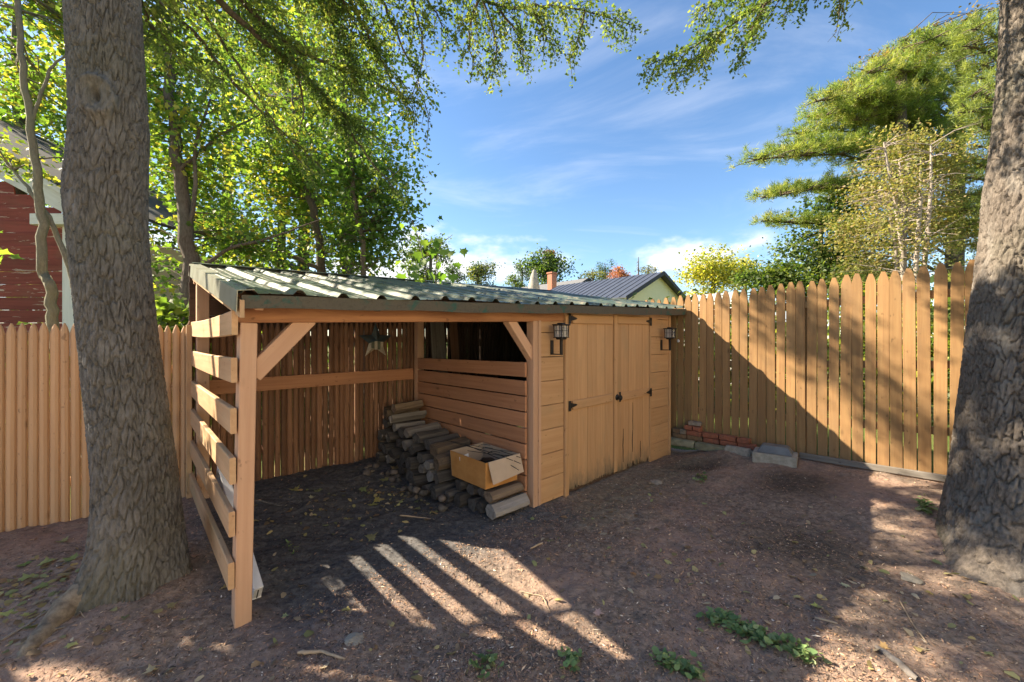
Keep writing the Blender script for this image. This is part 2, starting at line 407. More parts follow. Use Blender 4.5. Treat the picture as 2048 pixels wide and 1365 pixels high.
def mat_tint(name, rough=0.9, spec=0.12, trans=0.0, tcol=(1.25, 1.35, 0.55)):
    b = NB(name)
    at = b.node('ShaderNodeVertexColor'); at.layer_name = 'tint'
    p = b.bsdf(at.outputs[0], rough, spec)
    if trans <= 0: return b.done(p)
    t = b.node('ShaderNodeBsdfTranslucent'); b.put(t.inputs[0], b.mix(1.0, at.outputs[0], tcol, 'MULTIPLY'))
    m = b.node('ShaderNodeMixShader'); m.inputs[0].default_value = trans
    b.l.new(p, m.inputs[1]); b.l.new(t.outputs[0], m.inputs[2])
    return b.done(m.outputs[0])
M_CHIP = mat_tint('mulch_chip')
M_LEAF = mat_tint('broad_leaf', 0.5, 0.35, 0.5, (1.45, 1.6, 0.65))
M_NEEDLE = mat_tint('conifer_leaf', 0.55, 0.3, 0.42, (1.7, 1.7, 0.8))
M_WEED = mat_tint('weed_leaf', 0.55, 0.3, 0.25)
M_DRYLEAF = mat_tint('fallen_leaf_skin', 0.7, 0.25, 0.2, (1.2, 1.1, 0.7))
def mat_bark(name, c1, c2, c3, scale=1.0):
    b = NB(name)
    n1 = b.noise(b.coord('Object', (1, 1, 0.5), rnd=False), 5*scale, 6, 0.65); n2 = b.noise(b.coord('Object', (1, 1, 0.35), rnd=False), 55*scale, 5, 0.65)
    n3 = b.noise(b.coord('Object', (1, 1, 0.7), rnd=False), 1.7, 4, 0.5)
    col = b.mix(b.rng(n2, 0.3, 0.7), c1, c2)
    col = b.mix(b.math('MULTIPLY', b.rng(n1, 0.48, 0.7), 0.7), col, c3)
    col = b.mix(b.math('MULTIPLY', b.rng(n3, 0.5, 0.7), 0.35), col, (0.13, 0.135, 0.09))
    n5 = b.noise(b.coord('Object', (1, 1, 0.28), rnd=False), 130*scale, 4, 0.7)
    return b.done(b.bsdf(col, 0.9, 0.2, nrm=b.bump(b.math('ADD', n2, b.math('MULTIPLY', n5, 0.6)), 0.9, 0.010)))
M_BARK = mat_bark('grey_bark', (0.082, 0.080, 0.075), (0.165, 0.160, 0.150), (0.215, 0.212, 0.205))
M_BARK2 = mat_bark('brown_bark', (0.09, 0.076, 0.064), (0.18, 0.152, 0.128), (0.245, 0.222, 0.195))
M_TWIG = mat_bark('twig_bark', (0.085, 0.065, 0.05), (0.15, 0.12, 0.095), (0.18, 0.15, 0.12))
M_SAPL = mat_bark('sapling_bark', (0.17, 0.15, 0.11), (0.25, 0.225, 0.16), (0.22, 0.21, 0.13))
M_PALEB = mat_bark('pale_dead_bark', (0.27, 0.23, 0.195), (0.38, 0.33, 0.28), (0.32, 0.265, 0.22))
#@@PART2
# ================================================================== GROUND
rng = np.random.default_rng(11)
random.seed(5)
def uv_of(x, y):
    return (x-OX)*UX + (y-OY)*UY, (x-OX)*VX + (y-OY)*VY
def G(x, y, fine=True):
    x = np.asarray(x, float); y = np.asarray(y, float)
    u, v = uv_of(x, y)
    near = np.exp(-((x-0.5)**2 + (y-3)**2)/(2*7.0**2))
    z = 0.125*sstep(0.7, 2.0, v)*sstep(-2.5, 0.2, u)
    z = z + 0.15*np.exp(-((x+2.27)**2 + (y-2.45)**2)/(2*0.42**2))
    z = z + 0.20*sstep(3.4, 5.0, u)*sstep(0.02, -0.75, v) + 0.06*np.exp(-((x-3.5)**2 + (y-2.8)**2)/(2*0.6**2))
    z = z + 0.09*np.exp(-((u+1.3)**2 + (v-1.9)**2)/(2*0.35**2))
    hx, hy = 2.15, 4.62
    z = z - 0.07*np.exp(-(((x-hx)/0.22)**2 + ((y-hy)/0.16)**2))
    z = z + near*0.05*fbm(x*0.9, y*0.9, 3, 3)
    if fine:
        z = z + near*(0.042*fbm(x*5, y*5, 9, 3) + 0.026*fbm(x*24, y*24, 21, 3))
    return z
def gz(x, y): return float(G(np.array([x]), np.array([y]))[0])
def gw(u, v):
    p = W(u, v, 0); return gz(p.x, p.y)
def graded(a, b, step, far):
    c = np.arange(a, b+step*0.5, step); hi = []; s, t = step, b
    while t < far: s *= 1.35; t += s; hi.append(t)
    lo = []; s, t = step, a
    while t > -far: s *= 1.35; t -= s; lo.append(t)
    return np.concatenate([lo[::-1], c, hi])
gx = graded(-4.2, 4.6, 0.023, 1200); gy = graded(0.7, 6.4, 0.023, 1200)
XX, YY = np.meshgrid(gx, gy)
ZZ = G(XX, YY)
nx, ny = len(gx), len(gy)
I = (np.arange(ny-1)[:, None]*nx + np.arange(nx-1)[None, :])
GF = np.stack([I, I+1, I+nx+1, I+nx], -1).reshape(-1, 4)
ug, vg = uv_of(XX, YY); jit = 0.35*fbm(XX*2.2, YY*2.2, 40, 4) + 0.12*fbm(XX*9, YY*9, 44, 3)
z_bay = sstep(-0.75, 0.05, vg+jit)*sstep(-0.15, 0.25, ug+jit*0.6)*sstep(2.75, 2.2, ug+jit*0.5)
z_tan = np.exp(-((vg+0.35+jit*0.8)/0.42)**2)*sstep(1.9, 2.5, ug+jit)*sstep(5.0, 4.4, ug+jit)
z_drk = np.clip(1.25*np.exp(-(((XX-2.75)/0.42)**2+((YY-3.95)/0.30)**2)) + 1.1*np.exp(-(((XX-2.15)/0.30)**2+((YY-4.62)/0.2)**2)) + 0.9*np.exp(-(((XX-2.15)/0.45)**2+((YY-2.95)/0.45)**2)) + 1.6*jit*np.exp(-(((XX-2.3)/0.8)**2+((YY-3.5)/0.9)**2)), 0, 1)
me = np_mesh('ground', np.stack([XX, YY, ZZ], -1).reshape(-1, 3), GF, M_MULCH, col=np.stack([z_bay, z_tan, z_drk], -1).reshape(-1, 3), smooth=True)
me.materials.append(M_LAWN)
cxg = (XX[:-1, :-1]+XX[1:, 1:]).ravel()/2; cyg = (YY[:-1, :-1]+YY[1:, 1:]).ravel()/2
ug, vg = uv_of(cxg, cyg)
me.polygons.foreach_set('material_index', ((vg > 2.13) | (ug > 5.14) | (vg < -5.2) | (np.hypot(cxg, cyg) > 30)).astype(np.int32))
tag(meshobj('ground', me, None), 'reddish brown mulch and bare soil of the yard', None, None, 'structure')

# loose chips and needles lying on the soil
def quads_at(cent, dirv, nrm, L, Wd, bend=0.0):
    side = np.cross(nrm, dirv); side /= np.linalg.norm(side, axis=1)[:, None] + 1e-9
    a = dirv*(L/2)[:, None]; s = side*(Wd/2)[:, None]
    V = np.stack([cent-a-s*0.6, cent-a*0.1+s*-1, cent+a-s*0.3, cent+a+s*0.3, cent-a*0.1+s, cent-a+s*0.6], 1)
    if bend is not None and np.any(bend):
        V[:, 1] += nrm*np.asarray(bend)[:, None]; V[:, 4] += nrm*np.asarray(bend)[:, None]
    n = len(cent); base = np.arange(n)[:, None]*6
    F = np.concatenate([base+np.array([[0, 1, 4, 5]]), base+np.array([[1, 2, 3, 4]])])
    return V.reshape(-1, 3), F
N = 330000
rr = 1.45 + 4.6*rng.random(N)**1.45; aa = rng.uniform(-0.96, 0.96, N)
xs = rr*np.tan(aa); ys = rr.copy()
uu, vv = uv_of(xs, ys)
reg = fbm(xs*1.6, ys*1.6, 77, 3)
keep = (vv < 2.02) & (uu < 5.0) & ~((uu > 2.2) & (vv > -0.02) & (uu < 4.85)) & (np.abs(xs) < 5)
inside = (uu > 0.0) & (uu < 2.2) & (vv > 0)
keep &= ~(inside & (rng.random(N) > 0.45)) & (rng.random(N) < 0.62 + 1.6*reg)
xs, ys, uu, vv, inside, reg = xs[keep], ys[keep], uu[keep], vv[keep], inside[keep], reg[keep]
n = len(xs)
th = rng.uniform(0, 2*np.pi, n)
L = rng.gamma(2.6, 0.0046, n).clip(0.004, 0.048); Wd = (L*rng.uniform(0.15, 0.42, n)).clip(0.002, 0.008)
zz = G(xs, ys) + 0.002 + 0.004*rng.random(n)
d = np.stack([np.cos(th), np.sin(th), rng.normal(0, 0.22, n)], 1); d /= np.linalg.norm(d, axis=1)[:, None]
nr = np.stack([rng.normal(0, 0.35, n), rng.normal(0, 0.35, n), np.ones(n)], 1); nr -= d*(nr*d).sum(1)[:, None]; nr /= np.linalg.norm(nr, axis=1)[:, None]
sd_ = np.cross(nr, d); ce = np.stack([xs, ys, zz], 1)
Vc = np.stack([ce-d*(L/2)[:, None]-sd_*(Wd*0.35)[:, None], ce-sd_*(Wd*0.5)[:, None]+d*(L*0.1)[:, None], ce+d*(L/2)[:, None], ce+sd_*(Wd*0.5)[:, None]], 1).reshape(-1, 3); Fc = np.arange(n*4).reshape(-1, 4)
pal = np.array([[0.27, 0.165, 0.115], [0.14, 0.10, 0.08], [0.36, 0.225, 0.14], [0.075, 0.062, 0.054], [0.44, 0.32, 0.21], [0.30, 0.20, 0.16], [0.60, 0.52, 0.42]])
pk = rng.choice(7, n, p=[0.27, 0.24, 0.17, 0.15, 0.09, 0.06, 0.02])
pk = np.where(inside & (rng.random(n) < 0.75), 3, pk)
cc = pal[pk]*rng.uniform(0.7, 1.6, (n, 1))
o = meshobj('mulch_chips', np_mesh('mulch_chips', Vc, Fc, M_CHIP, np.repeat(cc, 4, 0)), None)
tag(o, 'loose wood chips, needles and bark flakes covering the yard', 'mulch', None, 'stuff')

# ================================================================== FENCES
def picket_mesh(w, h, t, kind, mat):
    if kind == 'round':
        prof = [(-w/2, t*0.35), (-w*0.5, -t*0.05), (-w*0.33, -t*0.46), (0, -t*0.62), (w*0.33, -t*0.46), (w*0.5, -t*0.05), (w/2, t*0.35)]
        rings = [(0, 1.0), (h*0.5, 1.0), (h-0.075, 1.0), (h-0.03, 0.62), (h, 0.16)]
        vs, fs = [], []
        for z, s in rings: vs += [(x*s, y*(0.55+0.45*s), z) for x, y in prof]
        k = len(prof)
        for r in range(len(rings)-1):
            for i in range(k):
                j = (i+1) % k; fs.append((r*k+i, r*k+j, r*k+k+j, r*k+k+i))
        fs.append(tuple(range(k-1, -1, -1))); fs.append(tuple(range((len(rings)-1)*k, len(rings)*k)))
    else:
        out = [(-w/2, 0), (w/2, 0), (w/2, h-0.115), (w*0.46, h-0.085), (w*0.34, h-0.045), (w*0.17, h-0.003), (-w*0.17, h), (-w*0.34, h-0.045), (-w*0.46, h-0.085), (-w/2, h-0.115)]
        k = len(out); c = 0.003
        vs = [(x, -t/2+c, z) for x, z in out] + [(x*0.95, -t/2, 0.002+z*0.9985) for x, z in out] + [(x, t/2, z) for x, z in out]
        fs = [tuple(range(k, 2*k)), tuple(range(3*k-1, 2*k-1, -1))]
        for i in range(k):
            j = (i+1) % k
            fs.append((i, j, k+j, k+i)); fs.append((2*k+i, 2*k+j, j, i))
    return mesh_from('picket', vs, fs, mat)
# tan stockade fence left of the shed
tanf = empty('picket_fence', W(-1.1, 2.1, 0.05), 'tan painted stockade picket fence running from the shed towards the red barn', 'fence')
mt = [picket_mesh(0.051+0.002*i, 1.66, 0.034, 'round', M_TANF) for i in range(3)]
u = -2.35
while u < -0.05:
    w = random.choice(mt); zt = 1.635 + random.uniform(-0.008, 0.008)
    M = frame(W(u, 2.1, zt-1.66), Z3 + U3*random.uniform(-0.003, 0.003), V3)
    meshobj('picket', w, None, M, tanf); u += random.choice((0.0535, 0.0545, 0.056))
for z in (0.4, 1.25): board('rail', M_TANF, tanf, W(-2.4, 2.155, z), W(-0.05, 2.155, z), 0.07, 0.04, V3)
# brown stockade fence, back wall of the shed
bf = empty('stockade_fence', W(2.4, 2.1, 0.12), 'old brown stockade fence that closes the back of the open shed bay', 'fence')
mb = [picket_mesh(0.050+0.003*i, 1.62, 0.034, 'round', M_BACKF) for i in range(3)]
mb_shade = [picket_mesh(0.050+0.003*i, 1.62, 0.034, 'round', M_DARKW) for i in range(3)]  # darker wood colour stands in for shade inside the closed store
u = -0.02; k = 0
while u < 5.05:
    i = random.randrange(3); zt = 1.672 + 0.040*min(u, 2.6) + random.uniform(-0.012, 0.012)
    hb_ = 1.62 + 0.04*min(u, 2.6)
    M = frame(W(u, 2.1+random.uniform(-0.005, 0.005), zt-1.62), Z3 + U3*random.uniform(-0.0035, 0.0035), V3)
    meshobj('picket', (mb if u < 2.28 else mb_shade)[i], None, M, bf)
    g = 0.0012 if random.random() < 0.42 else random.uniform(0.004, 0.009)
    if 1.5 < u < 2.2 and random.random() < 0.5: g += 0.005
    u += 0.050+0.003*i + g
for z in (0.42, 1.52): board('rail', M_BACKF, bf, W(-0.05, 2.15, z), W(5.0, 2.15, z), 0.075, 0.04, V3)
# right board fence
rf = empty('board_fence', W(5.1, -1.4, 0.25), 'tall brown board fence with pointed pickets to the right of the shed doors', 'fence')
v = 1.95; i = 0
fm = {}
while v > -4.3:
    w = random.choice((0.085, 0.088, 0.090))
    if i in (20, 24): w = 0.086
    zb = 0.150 - 0.029*v; zt = 2.112 - 0.041*v + random.uniform(-0.012, 0.012)
    h = round(zt-zb, 2)
    if (w, h) not in fm: fm[(w, h)] = picket_mesh(w, h, 0.019, 'flat', M_RIGHTF)
    M = frame(W(5.1 + random.uniform(-0.003, 0.003), v, zt-h), Z3 + V3*random.uniform(-0.006, 0.006), U3)
    meshobj('picket', fm[(w, h)], None, M, rf)
    v -= random.choice((0.096, 0.098, 0.0985, 0.101)); i += 1
for z in (0.56, 1.18, 1.84):
    board('rail', M_RIGHTF, rf, W(5.128, 2.0, z-0.06), W(5.128, -4.4, z+0.17), 0.075, 0.035, U3)
for v in (1.0, -1.42, -3.8): board('fence_post', M_RIGHTF, rf, W(5.20, v, 0.0), W(5.20, v, 2.0), 0.09, 0.09, U3)

# ================================================================== SHED
shed = empty('lean_to_shed', W(2.4, 1.0, 0.0), 'orange brown wooden lean-to shed with open bay, double doors and green metal roof', 'shed')
ZE = lambda u: 1.735 + 0.0395*u                   # roof sheet height at the front edge (v=-0.13)
ZB = lambda u: 2.195 + 0.0335*u                   # at the back edge (v=2.25)
def zr(u, v):
    t = (v+0.13)/2.38; return ZE(u)*(1-t) + ZB(u)*t
# front post, leaning a little
P0 = W(0.038, 0.05, gw(0.04, 0.05)-0.06); P1 = W(0.066, 0.05, 1.60)
board('post', M_STAIN, shed, P0, P1, 0.078, 0.10, V3, 0.004)
# rear-left post and board against the fence end
board('post', M_STAIN, shed, W(0.06, 1.95, 0.08), W(0.06, 1.95, zr(0.06, 1.95)-0.02), 0.088, 0.088, V3, 0.004)
board('post', M_STAIN, shed, W(2.23, 1.99, 0.08), W(2.23, 1.99, zr(2.2, 1.99)-0.05), 0.088, 0.088, V3, 0.004)
board('trim_board', M_SLAT, shed, W(-0.028, 2.03, 0.06), W(-0.028, 2.03, 1.64), 0.04, 0.055, V3)
# end-wall slats, each slightly bowed
sl = [(1.660, 1.532), (1.413, 1.283), (1.151, 1.018), (0.894, 0.756), (0.616, 0.486), (0.352, 0.214)]
for k, (a, b_) in enumerate(sl):
    h = a-b_; n_ = 12; L = 2.05; t_ = 0.028
    vs, fs = [], []
    bow = [0.014, 0.006, 0.003, 0.004, 0.0, 0.002][k]
    for i in range(n_+1):
        s = i/n_; zoff = -bow*4*s*(1-s); c = 0.004
        ww = h/2
        vs += [(-ww+c, -t_/2, 0), (ww-c, -t_/2, 0), (ww, -t_/2+c, 0), (ww, t_/2-c, 0), (ww-c, t_/2, 0), (-ww+c, t_/2, 0), (-ww, t_/2-c, 0), (-ww, -t_/2+c, 0)]
        for j in range(8):
            x, y, _ = vs[-8+j]; vs[-8+j] = (x + zoff, y, s*L)
        if i:
            for j in range(8):
                j2 = (j+1) % 8; fs.append(((i-1)*8+j, (i-1)*8+j2, i*8+j2, i*8+j))
    fs.append(tuple(range(7, -1, -1))); fs.append(tuple(range(n_*8, n_*8+8)))
    me = mesh_from('slat', vs, fs, M_SLAT)
    # local x -> up
    M = Matrix.Identity(4); zx = V3 + Z3*random.uniform(-0.006, 0.006)
    zx.normalize(); xx = (Z3 - zx*Z3.dot(zx)).normalized(); yy = zx.cross(xx)
    st = W(-0.018 + 0.02*(a/1.7), -0.002, (a+b_)/2)
    for r_ in range(3): M[r_][0], M[r_][1], M[r_][2], M[r_][3] = xx[r_], yy[r_], zx[r_], st[r_]
    meshobj('slat', me, None, M, shed)
# front beam (two lengths)
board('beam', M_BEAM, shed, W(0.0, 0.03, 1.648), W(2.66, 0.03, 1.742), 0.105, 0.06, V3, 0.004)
board('beam', M_STAIN, shed, W(2.662, 0.03, 1.738), W(4.84, 0.03, 1.836), 0.09, 0.05, V3, 0.004)
# back beam and rafters
board('beam', M_STAIN, shed, W(0.0, 2.0, zr(0, 2)-0.10), W(4.84, 2.0, zr(4.84, 2)-0.10), 0.09, 0.04, V3)
for u in (0.10, 0.75, 1.45, 2.15, 2.95, 3.75, 4.7):
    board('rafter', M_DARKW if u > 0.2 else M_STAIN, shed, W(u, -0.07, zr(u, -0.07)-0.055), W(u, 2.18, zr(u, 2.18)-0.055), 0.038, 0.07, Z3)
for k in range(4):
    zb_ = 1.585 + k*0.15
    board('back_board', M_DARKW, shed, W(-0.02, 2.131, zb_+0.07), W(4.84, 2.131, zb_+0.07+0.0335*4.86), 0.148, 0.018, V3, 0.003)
# braces
board('brace', M_STAIN, shed, W(0.085, 0.05, 1.315), W(0.37, 0.05, 1.635), 0.095, 0.07, V3, 0.004)
board('brace', M_STAIN, shed, W(2.275, 0.06, 1.345), W(1.98, 0.06, 1.69), 0.085, 0.075, V3, 0.004)
# rail on the back fence inside the bay
board('rail', M_PART, shed, W(0.0, 2.055, 1.075), W(2.18, 2.055, 1.09), 0.135, 0.035, V3)
# partition boards
zt = 1.296
for k in range(9):
    h = 0.137
    dz = 0.012 if k == 0 else 0
    z1, z2 = zt - h/2, zt - h/2
    if zt - h < 0.0: break
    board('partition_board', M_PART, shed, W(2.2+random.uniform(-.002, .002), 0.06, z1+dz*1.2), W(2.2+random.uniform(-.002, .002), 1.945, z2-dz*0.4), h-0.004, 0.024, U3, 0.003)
    zt -= h + (0.006 if k else 0.016)
# corner posts
board('post', M_STAIN, shed, W(2.262, 0.045, gw(2.26, 0.04)-0.05), W(2.262, 0.045, 1.685), 0.06, 0.09, V3, 0.004)
board('corner_board', M_STAIN, shed, W(2.315, 0.012, gw(2.3, 0.0)-0.05), W(2.315, 0.012, 1.69), 0.036, 0.03, V3, 0.004)
# front siding left of doors
def siding(u0, u1, z0, z1, h, nbo):
    z = z0
    while z < z1-0.02:
        hh = min(h, z1-z)
        board('siding_board', M_DOOR, shed, W(u0, 0.016+random.uniform(-.001, .001), z+hh/2), W(u1, 0.016, z+hh/2), hh-0.005, 0.02, V3, 0.004)
        z += h
siding(2.336, 2.655, 0.006, 1.69, 0.2245, 8)
siding(4.325, 4.80, -0.02, 1.80, 0.2245, 8)
board('trim_board', M_DOOR, shed, W(2.685, 0.0, gw(2.68, 0)-0.02), W(2.690, 0.0, 1.755), 0.055, 0.034, V3, 0.004)
board('trim_board', M_DOOR, shed, W(4.305, 0.004, 0.0), W(4.305, 0.004, 1.80), 0.036, 0.03, V3, 0.004)
board('corner_board', M_DOOR, shed, W(4.825, 0.02, -0.03), W(4.825, 0.02, 1.83), 0.045, 0.06, V3, 0.004)
# right end wall, closing the store
for k in range(10):
    zk_ = 0.10+k*0.21; v0_ = max(0.06, -0.13 + 2.38*(zk_+0.105+0.04-ZE(4.8))/(ZB(4.8)-ZE(4.8)))
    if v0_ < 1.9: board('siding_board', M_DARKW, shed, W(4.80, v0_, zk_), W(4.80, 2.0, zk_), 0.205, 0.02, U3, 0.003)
# floor bearer seen under the doors
board('sill', M_DARKW, shed, W(2.70, 0.07, 0.03), W(4.30, 0.07, 0.03), 0.09, 0.06, V3)

# doors
def jag_board(w, L, t, seed, rot=0.06, crack=None):
    """vertical door board whose foot has rotted to a ragged line"""
    r = random.Random(seed); n = 9
    foot = [r.uniform(0, rot)*(1 if r.random() < 0.35 else 0.35) for _ in range(n)]
    xs_ = [-w/2 + w*i/(n-1) for i in range(n)]
    out = [(xs_[i], foot[i]) for i in range(n)] + [(w/2, L), (-w/2, L)]
    k = len(out)
    vs = [(x, -t/2, z) for x, z in out] + [(x, t/2, z) for x, z in out]
    fs = [tuple(range(k)), tuple(range(2*k-1, k-1, -1))] + [(i, k+i, k+(i+1) % k, (i+1) % k) for i in range(k)]
    return mesh_from('door_board', vs, fs, M_DOORV)
def door(u0, u1, hinge_side, zb, ztop, seed):
    d_ = empty('door', W((u0+u1)/2, 0, zb)); d_.parent = shed; d_.matrix_basis = WM[shed.name].inverted() @ WM[d_.name]
    nb = 5; w = (u1-u0)/nb
    for i in range(nb):
        uc = u0 + w*(i+0.5)
        L = ztop-zb
        me = jag_board(w-0.003, L, 0.02, seed+i, 0.05 if hinge_side < 0 else 0.085)
        meshobj('door_board', me, None, frame(W(uc, 0.012+0.0015*(i % 2), zb), Z3, V3), d_)
    if hinge_side > 0:
        for uu_, wd in ((u0+0.02, 0.06),):
            board('stile', M_DOOR, d_, W(uu_, -0.008, zb+0.03), W(uu_+0.004, -0.008, ztop), wd, 0.018, V3)
    for z, lab in ((ztop-0.055, 'top'), (0.868, 'mid')):
        board('door_rail', M_DOOR, d_, W(u0+0.055, -0.010, z), W(u1-0.03, -0.010, z+0.012), 0.088, 0.02, V3, 0.004)
        # hinge: plate and strap
        uh = u0-0.002 if hinge_side < 0 else u1+0.002
        s = 1 if hinge_side < 0 else -1
        hg = board('hinge', M_BLACK, d_, W(uh, -0.026, z-0.05), W(uh, -0.026, z+0.05), 0.034, 0.006, V3, 0.001)
        vs = []
        for yy_ in (-0.0305, -0.024):
            for uu_, zz_ in ((uh+s*0.016, z-0.026), (uh+s*0.016, z+0.026), (uh+s*0.10, z+0.008), (uh+s*0.112, z), (uh+s*0.10, z-0.008)):
                vs.append(W(uu_, yy_, zz_+0.004) - W(uh, -0.026, z))
        fs = [(0, 1, 2, 3, 4), (9, 8, 7, 6, 5)] + [(i, (i+1) % 5, 5+(i+1) % 5, 5+i) for i in range(5)]
        meshobj('strap', mesh_from('strap', vs, fs, M_BLACK), None, Matrix.Translation(W(uh, -0.026, z)), d_)
    return d_
dl = door(2.715, 3.50, -1, 0.035, 1.772, 100)
dr = door(3.508, 4.285, 1, 0.02, 1.792, 300)
# knob with rose
vs_, fs_ = tube_arrays([([(0, 0, 0), (0, 0, 0.006), (0, 0, 0.0065), (0, 0, 0.03), (0, 0, 0.034), (0, 0, 0.05), (0, 0, 0.058), (0, 0, 0.06)], [0.034, 0.034, 0.012, 0.012, 0.024, 0.03, 0.022, 0.001])], 14)
meshobj('knob', np_mesh('knob', vs_, fs_, M_BLACK, smooth=True), None, frame(W(3.545, -0.018, 0.875), -V3, Z3), dr)
meshobj('latch_plate', box_mesh(0.03, 0.006, 0.11, 0.001), M_BLACK, frame(W(3.60, -0.022, 0.82), Z3, V3), dr)
# dark splits in the right door
for uu_, z0_, z1_, w_ in ((3.70, 0.12, 0.50, 0.016), (3.90, 0.20, 0.46, 0.020), (3.905, 0.46, 0.78, 0.006), (4.08, 0.10, 0.30, 0.010)):
    vs = []
    n_ = 7
    for i in range(n_):
        s = i/(n_-1); wv = w_*math.sin(math.pi*min(0.97, max(0.03, s)))*(0.6+0.5*random.random()); c_ = random.uniform(-0.005, 0.005)
        vs += [(c_-wv/2, -0.001, s*(z1_-z0_)), (c_+wv/2, -0.001, s*(z1_-z0_)), (c_-wv/2, 0.004, s*(z1_-z0_)), (c_+wv/2, 0.004, s*(z1_-z0_))]
    fs = []
    for i in range(n_-1): a_ = i*4; fs += [(a_, a_+1, a_+5, a_+4), (a_+2, a_, a_+4, a_+6), (a_+1, a_+3, a_+7, a_+5)]
    meshobj('split', mesh_from('split', vs, fs, M_DARKW), None, frame(W(uu_, -0.0010, z0_), Z3, V3), dr)
# ---- roof sheets
PITCH = 0.2335
def roof_sheet(ua, ub, lift):
    prof = []
    k0 = math.ceil((ua-0.045)/PITCH - 1e-6); u_ = ua
    pts = [ua]
    ribs = [0.045 + PITCH*k for k in range(-1, 30)]
    prof = [(ua, 0.0)]
    for r_ in ribs:
        if r_-0.036 < ua-0.02 or r_+0.036 > ub+0.02: continue
        for du, h in ((-0.036, 0), (-0.022, 0.016), (-0.014, 0.024), (0.0, 0.0265), (0.014, 0.024), (0.022, 0.016), (0.036, 0)):
            prof.append((r_+du, h))
        for du in (PITCH*0.38, PITCH*0.62):
            if r_+du+0.01 < ub: prof += [(r_+du-0.008, 0), (r_+du, 0.004), (r_+du+0.008, 0)]
    prof.append((ub, 0.0))
    prof = sorted(set(prof)); n_ = 26
    org = W((ua+ub)/2, 1.0, zr((ua+ub)/2, 1.0))
    vs, fs = [], []
    for i in range(n_+1):
        v_ = -0.13 + 2.38*i/n_
        for (uu_, h) in prof:
            wob = 0.006*math.sin(uu_*5.1+v_*2.3+1)+0.004*mnoise.noise(Vector((uu_*3, v_*3, 0.3)))
            vs.append(W(uu_, v_, zr(uu_, v_) + h + lift + wob) - org)
    k = len(prof)
    for i in range(n_):
        for j in range(k-1): fs.append((i*k+j, i*k+j+1, (i+1)*k+j+1, (i+1)*k+j))
    me = mesh_from('roof_sheet', vs, fs, M_ROOF)
    o = meshobj('roof_sheet', me, None, Matrix.Translation(org), shed)
    md = o.modifiers.new('thick', 'SOLIDIFY'); md.thickness = 0.0012; md.offset = -1
edges = [0.0, 0.93, 1.865, 2.80, 3.735, 4.67, 5.06]
for k in range(6): roof_sheet(edges[k]-(0.03 if k else 0), edges[k+1], 0.002*(k % 2))
# front fascia strip, mossy drip edge
def strip(name, mat, ptsA, ptsB, thick, nrm):
    """thin bar between two polylines"""
    org = ptsA[0]; n_ = len(ptsA); off = Vector(nrm)*thick
    vs = []
    for a_, b_ in zip(ptsA, ptsB): vs += [a_-org, b_-org, b_+off-org, a_+off-org]
    fs = [(3, 2, 1, 0), (n_*4-4, n_*4-3, n_*4-2, n_*4-1)]
    for i in range(n_-1):
        for j in range(4):
            j2 = (j+1) % 4; fs.append((i*4+j, i*4+j2, i*4+4+j2, i*4+4+j))
    return meshobj(name, mesh_from(name, vs, fs, mat), None, Matrix.Translation(org), shed)
us = [0.012 + (5.06-0.012)*i/30 for i in range(31)]
wv = [0.004*math.sin(i*1.3)+0.003*math.sin(i*0.47) for i in range(31)]
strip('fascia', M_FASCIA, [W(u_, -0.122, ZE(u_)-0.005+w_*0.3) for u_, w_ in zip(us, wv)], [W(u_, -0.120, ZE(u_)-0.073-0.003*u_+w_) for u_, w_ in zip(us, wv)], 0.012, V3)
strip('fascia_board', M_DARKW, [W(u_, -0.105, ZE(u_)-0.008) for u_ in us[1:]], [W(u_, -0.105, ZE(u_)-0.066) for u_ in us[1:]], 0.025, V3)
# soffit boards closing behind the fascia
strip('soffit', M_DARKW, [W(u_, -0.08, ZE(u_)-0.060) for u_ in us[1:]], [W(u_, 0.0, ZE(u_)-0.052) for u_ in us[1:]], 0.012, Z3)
# rake trim on the left end
vsl = [-0.135 + 2.39*i/10 for i in range(11)]
strip('rake_trim', M_RAKE, [W(-0.010, v_, zr(0, v_)+0.018) for v_ in vsl], [W(-0.014, v_, zr(0, v_)-0.092) for v_ in vsl], 0.004, U3)
strip('rake_trim', M_RAKE, [W(-0.010, v_, zr(0, v_)+0.018) for v_ in vsl], [W(0.065, v_, zr(0, v_)+0.028) for v_ in vsl], 0.003, -Z3)
strip('rake_board', M_SLAT, [W(0.002, v_, zr(0, v_)-0.03) for v_ in vsl], [W(0.002, v_, zr(0, v_)-0.118) for v_ in vsl], 0.02, U3)
# ridge trim at the back
strip('ridge_trim', M_ROOF, [W(u_, 2.17, zr(u_, 2.17)+0.034) for u_ in us], [W(u_, 2.265, zr(u_, 2.26)+0.036) for u_ in us], 0.003, -Z3)
strip('ridge_trim', M_ROOF, [W(u_, 2.266, zr(u_, 2.26)+0.036) for u_ in us], [W(u_, 2.266, zr(u_, 2.26)-0.07) for u_ in us], 0.003, -V3)
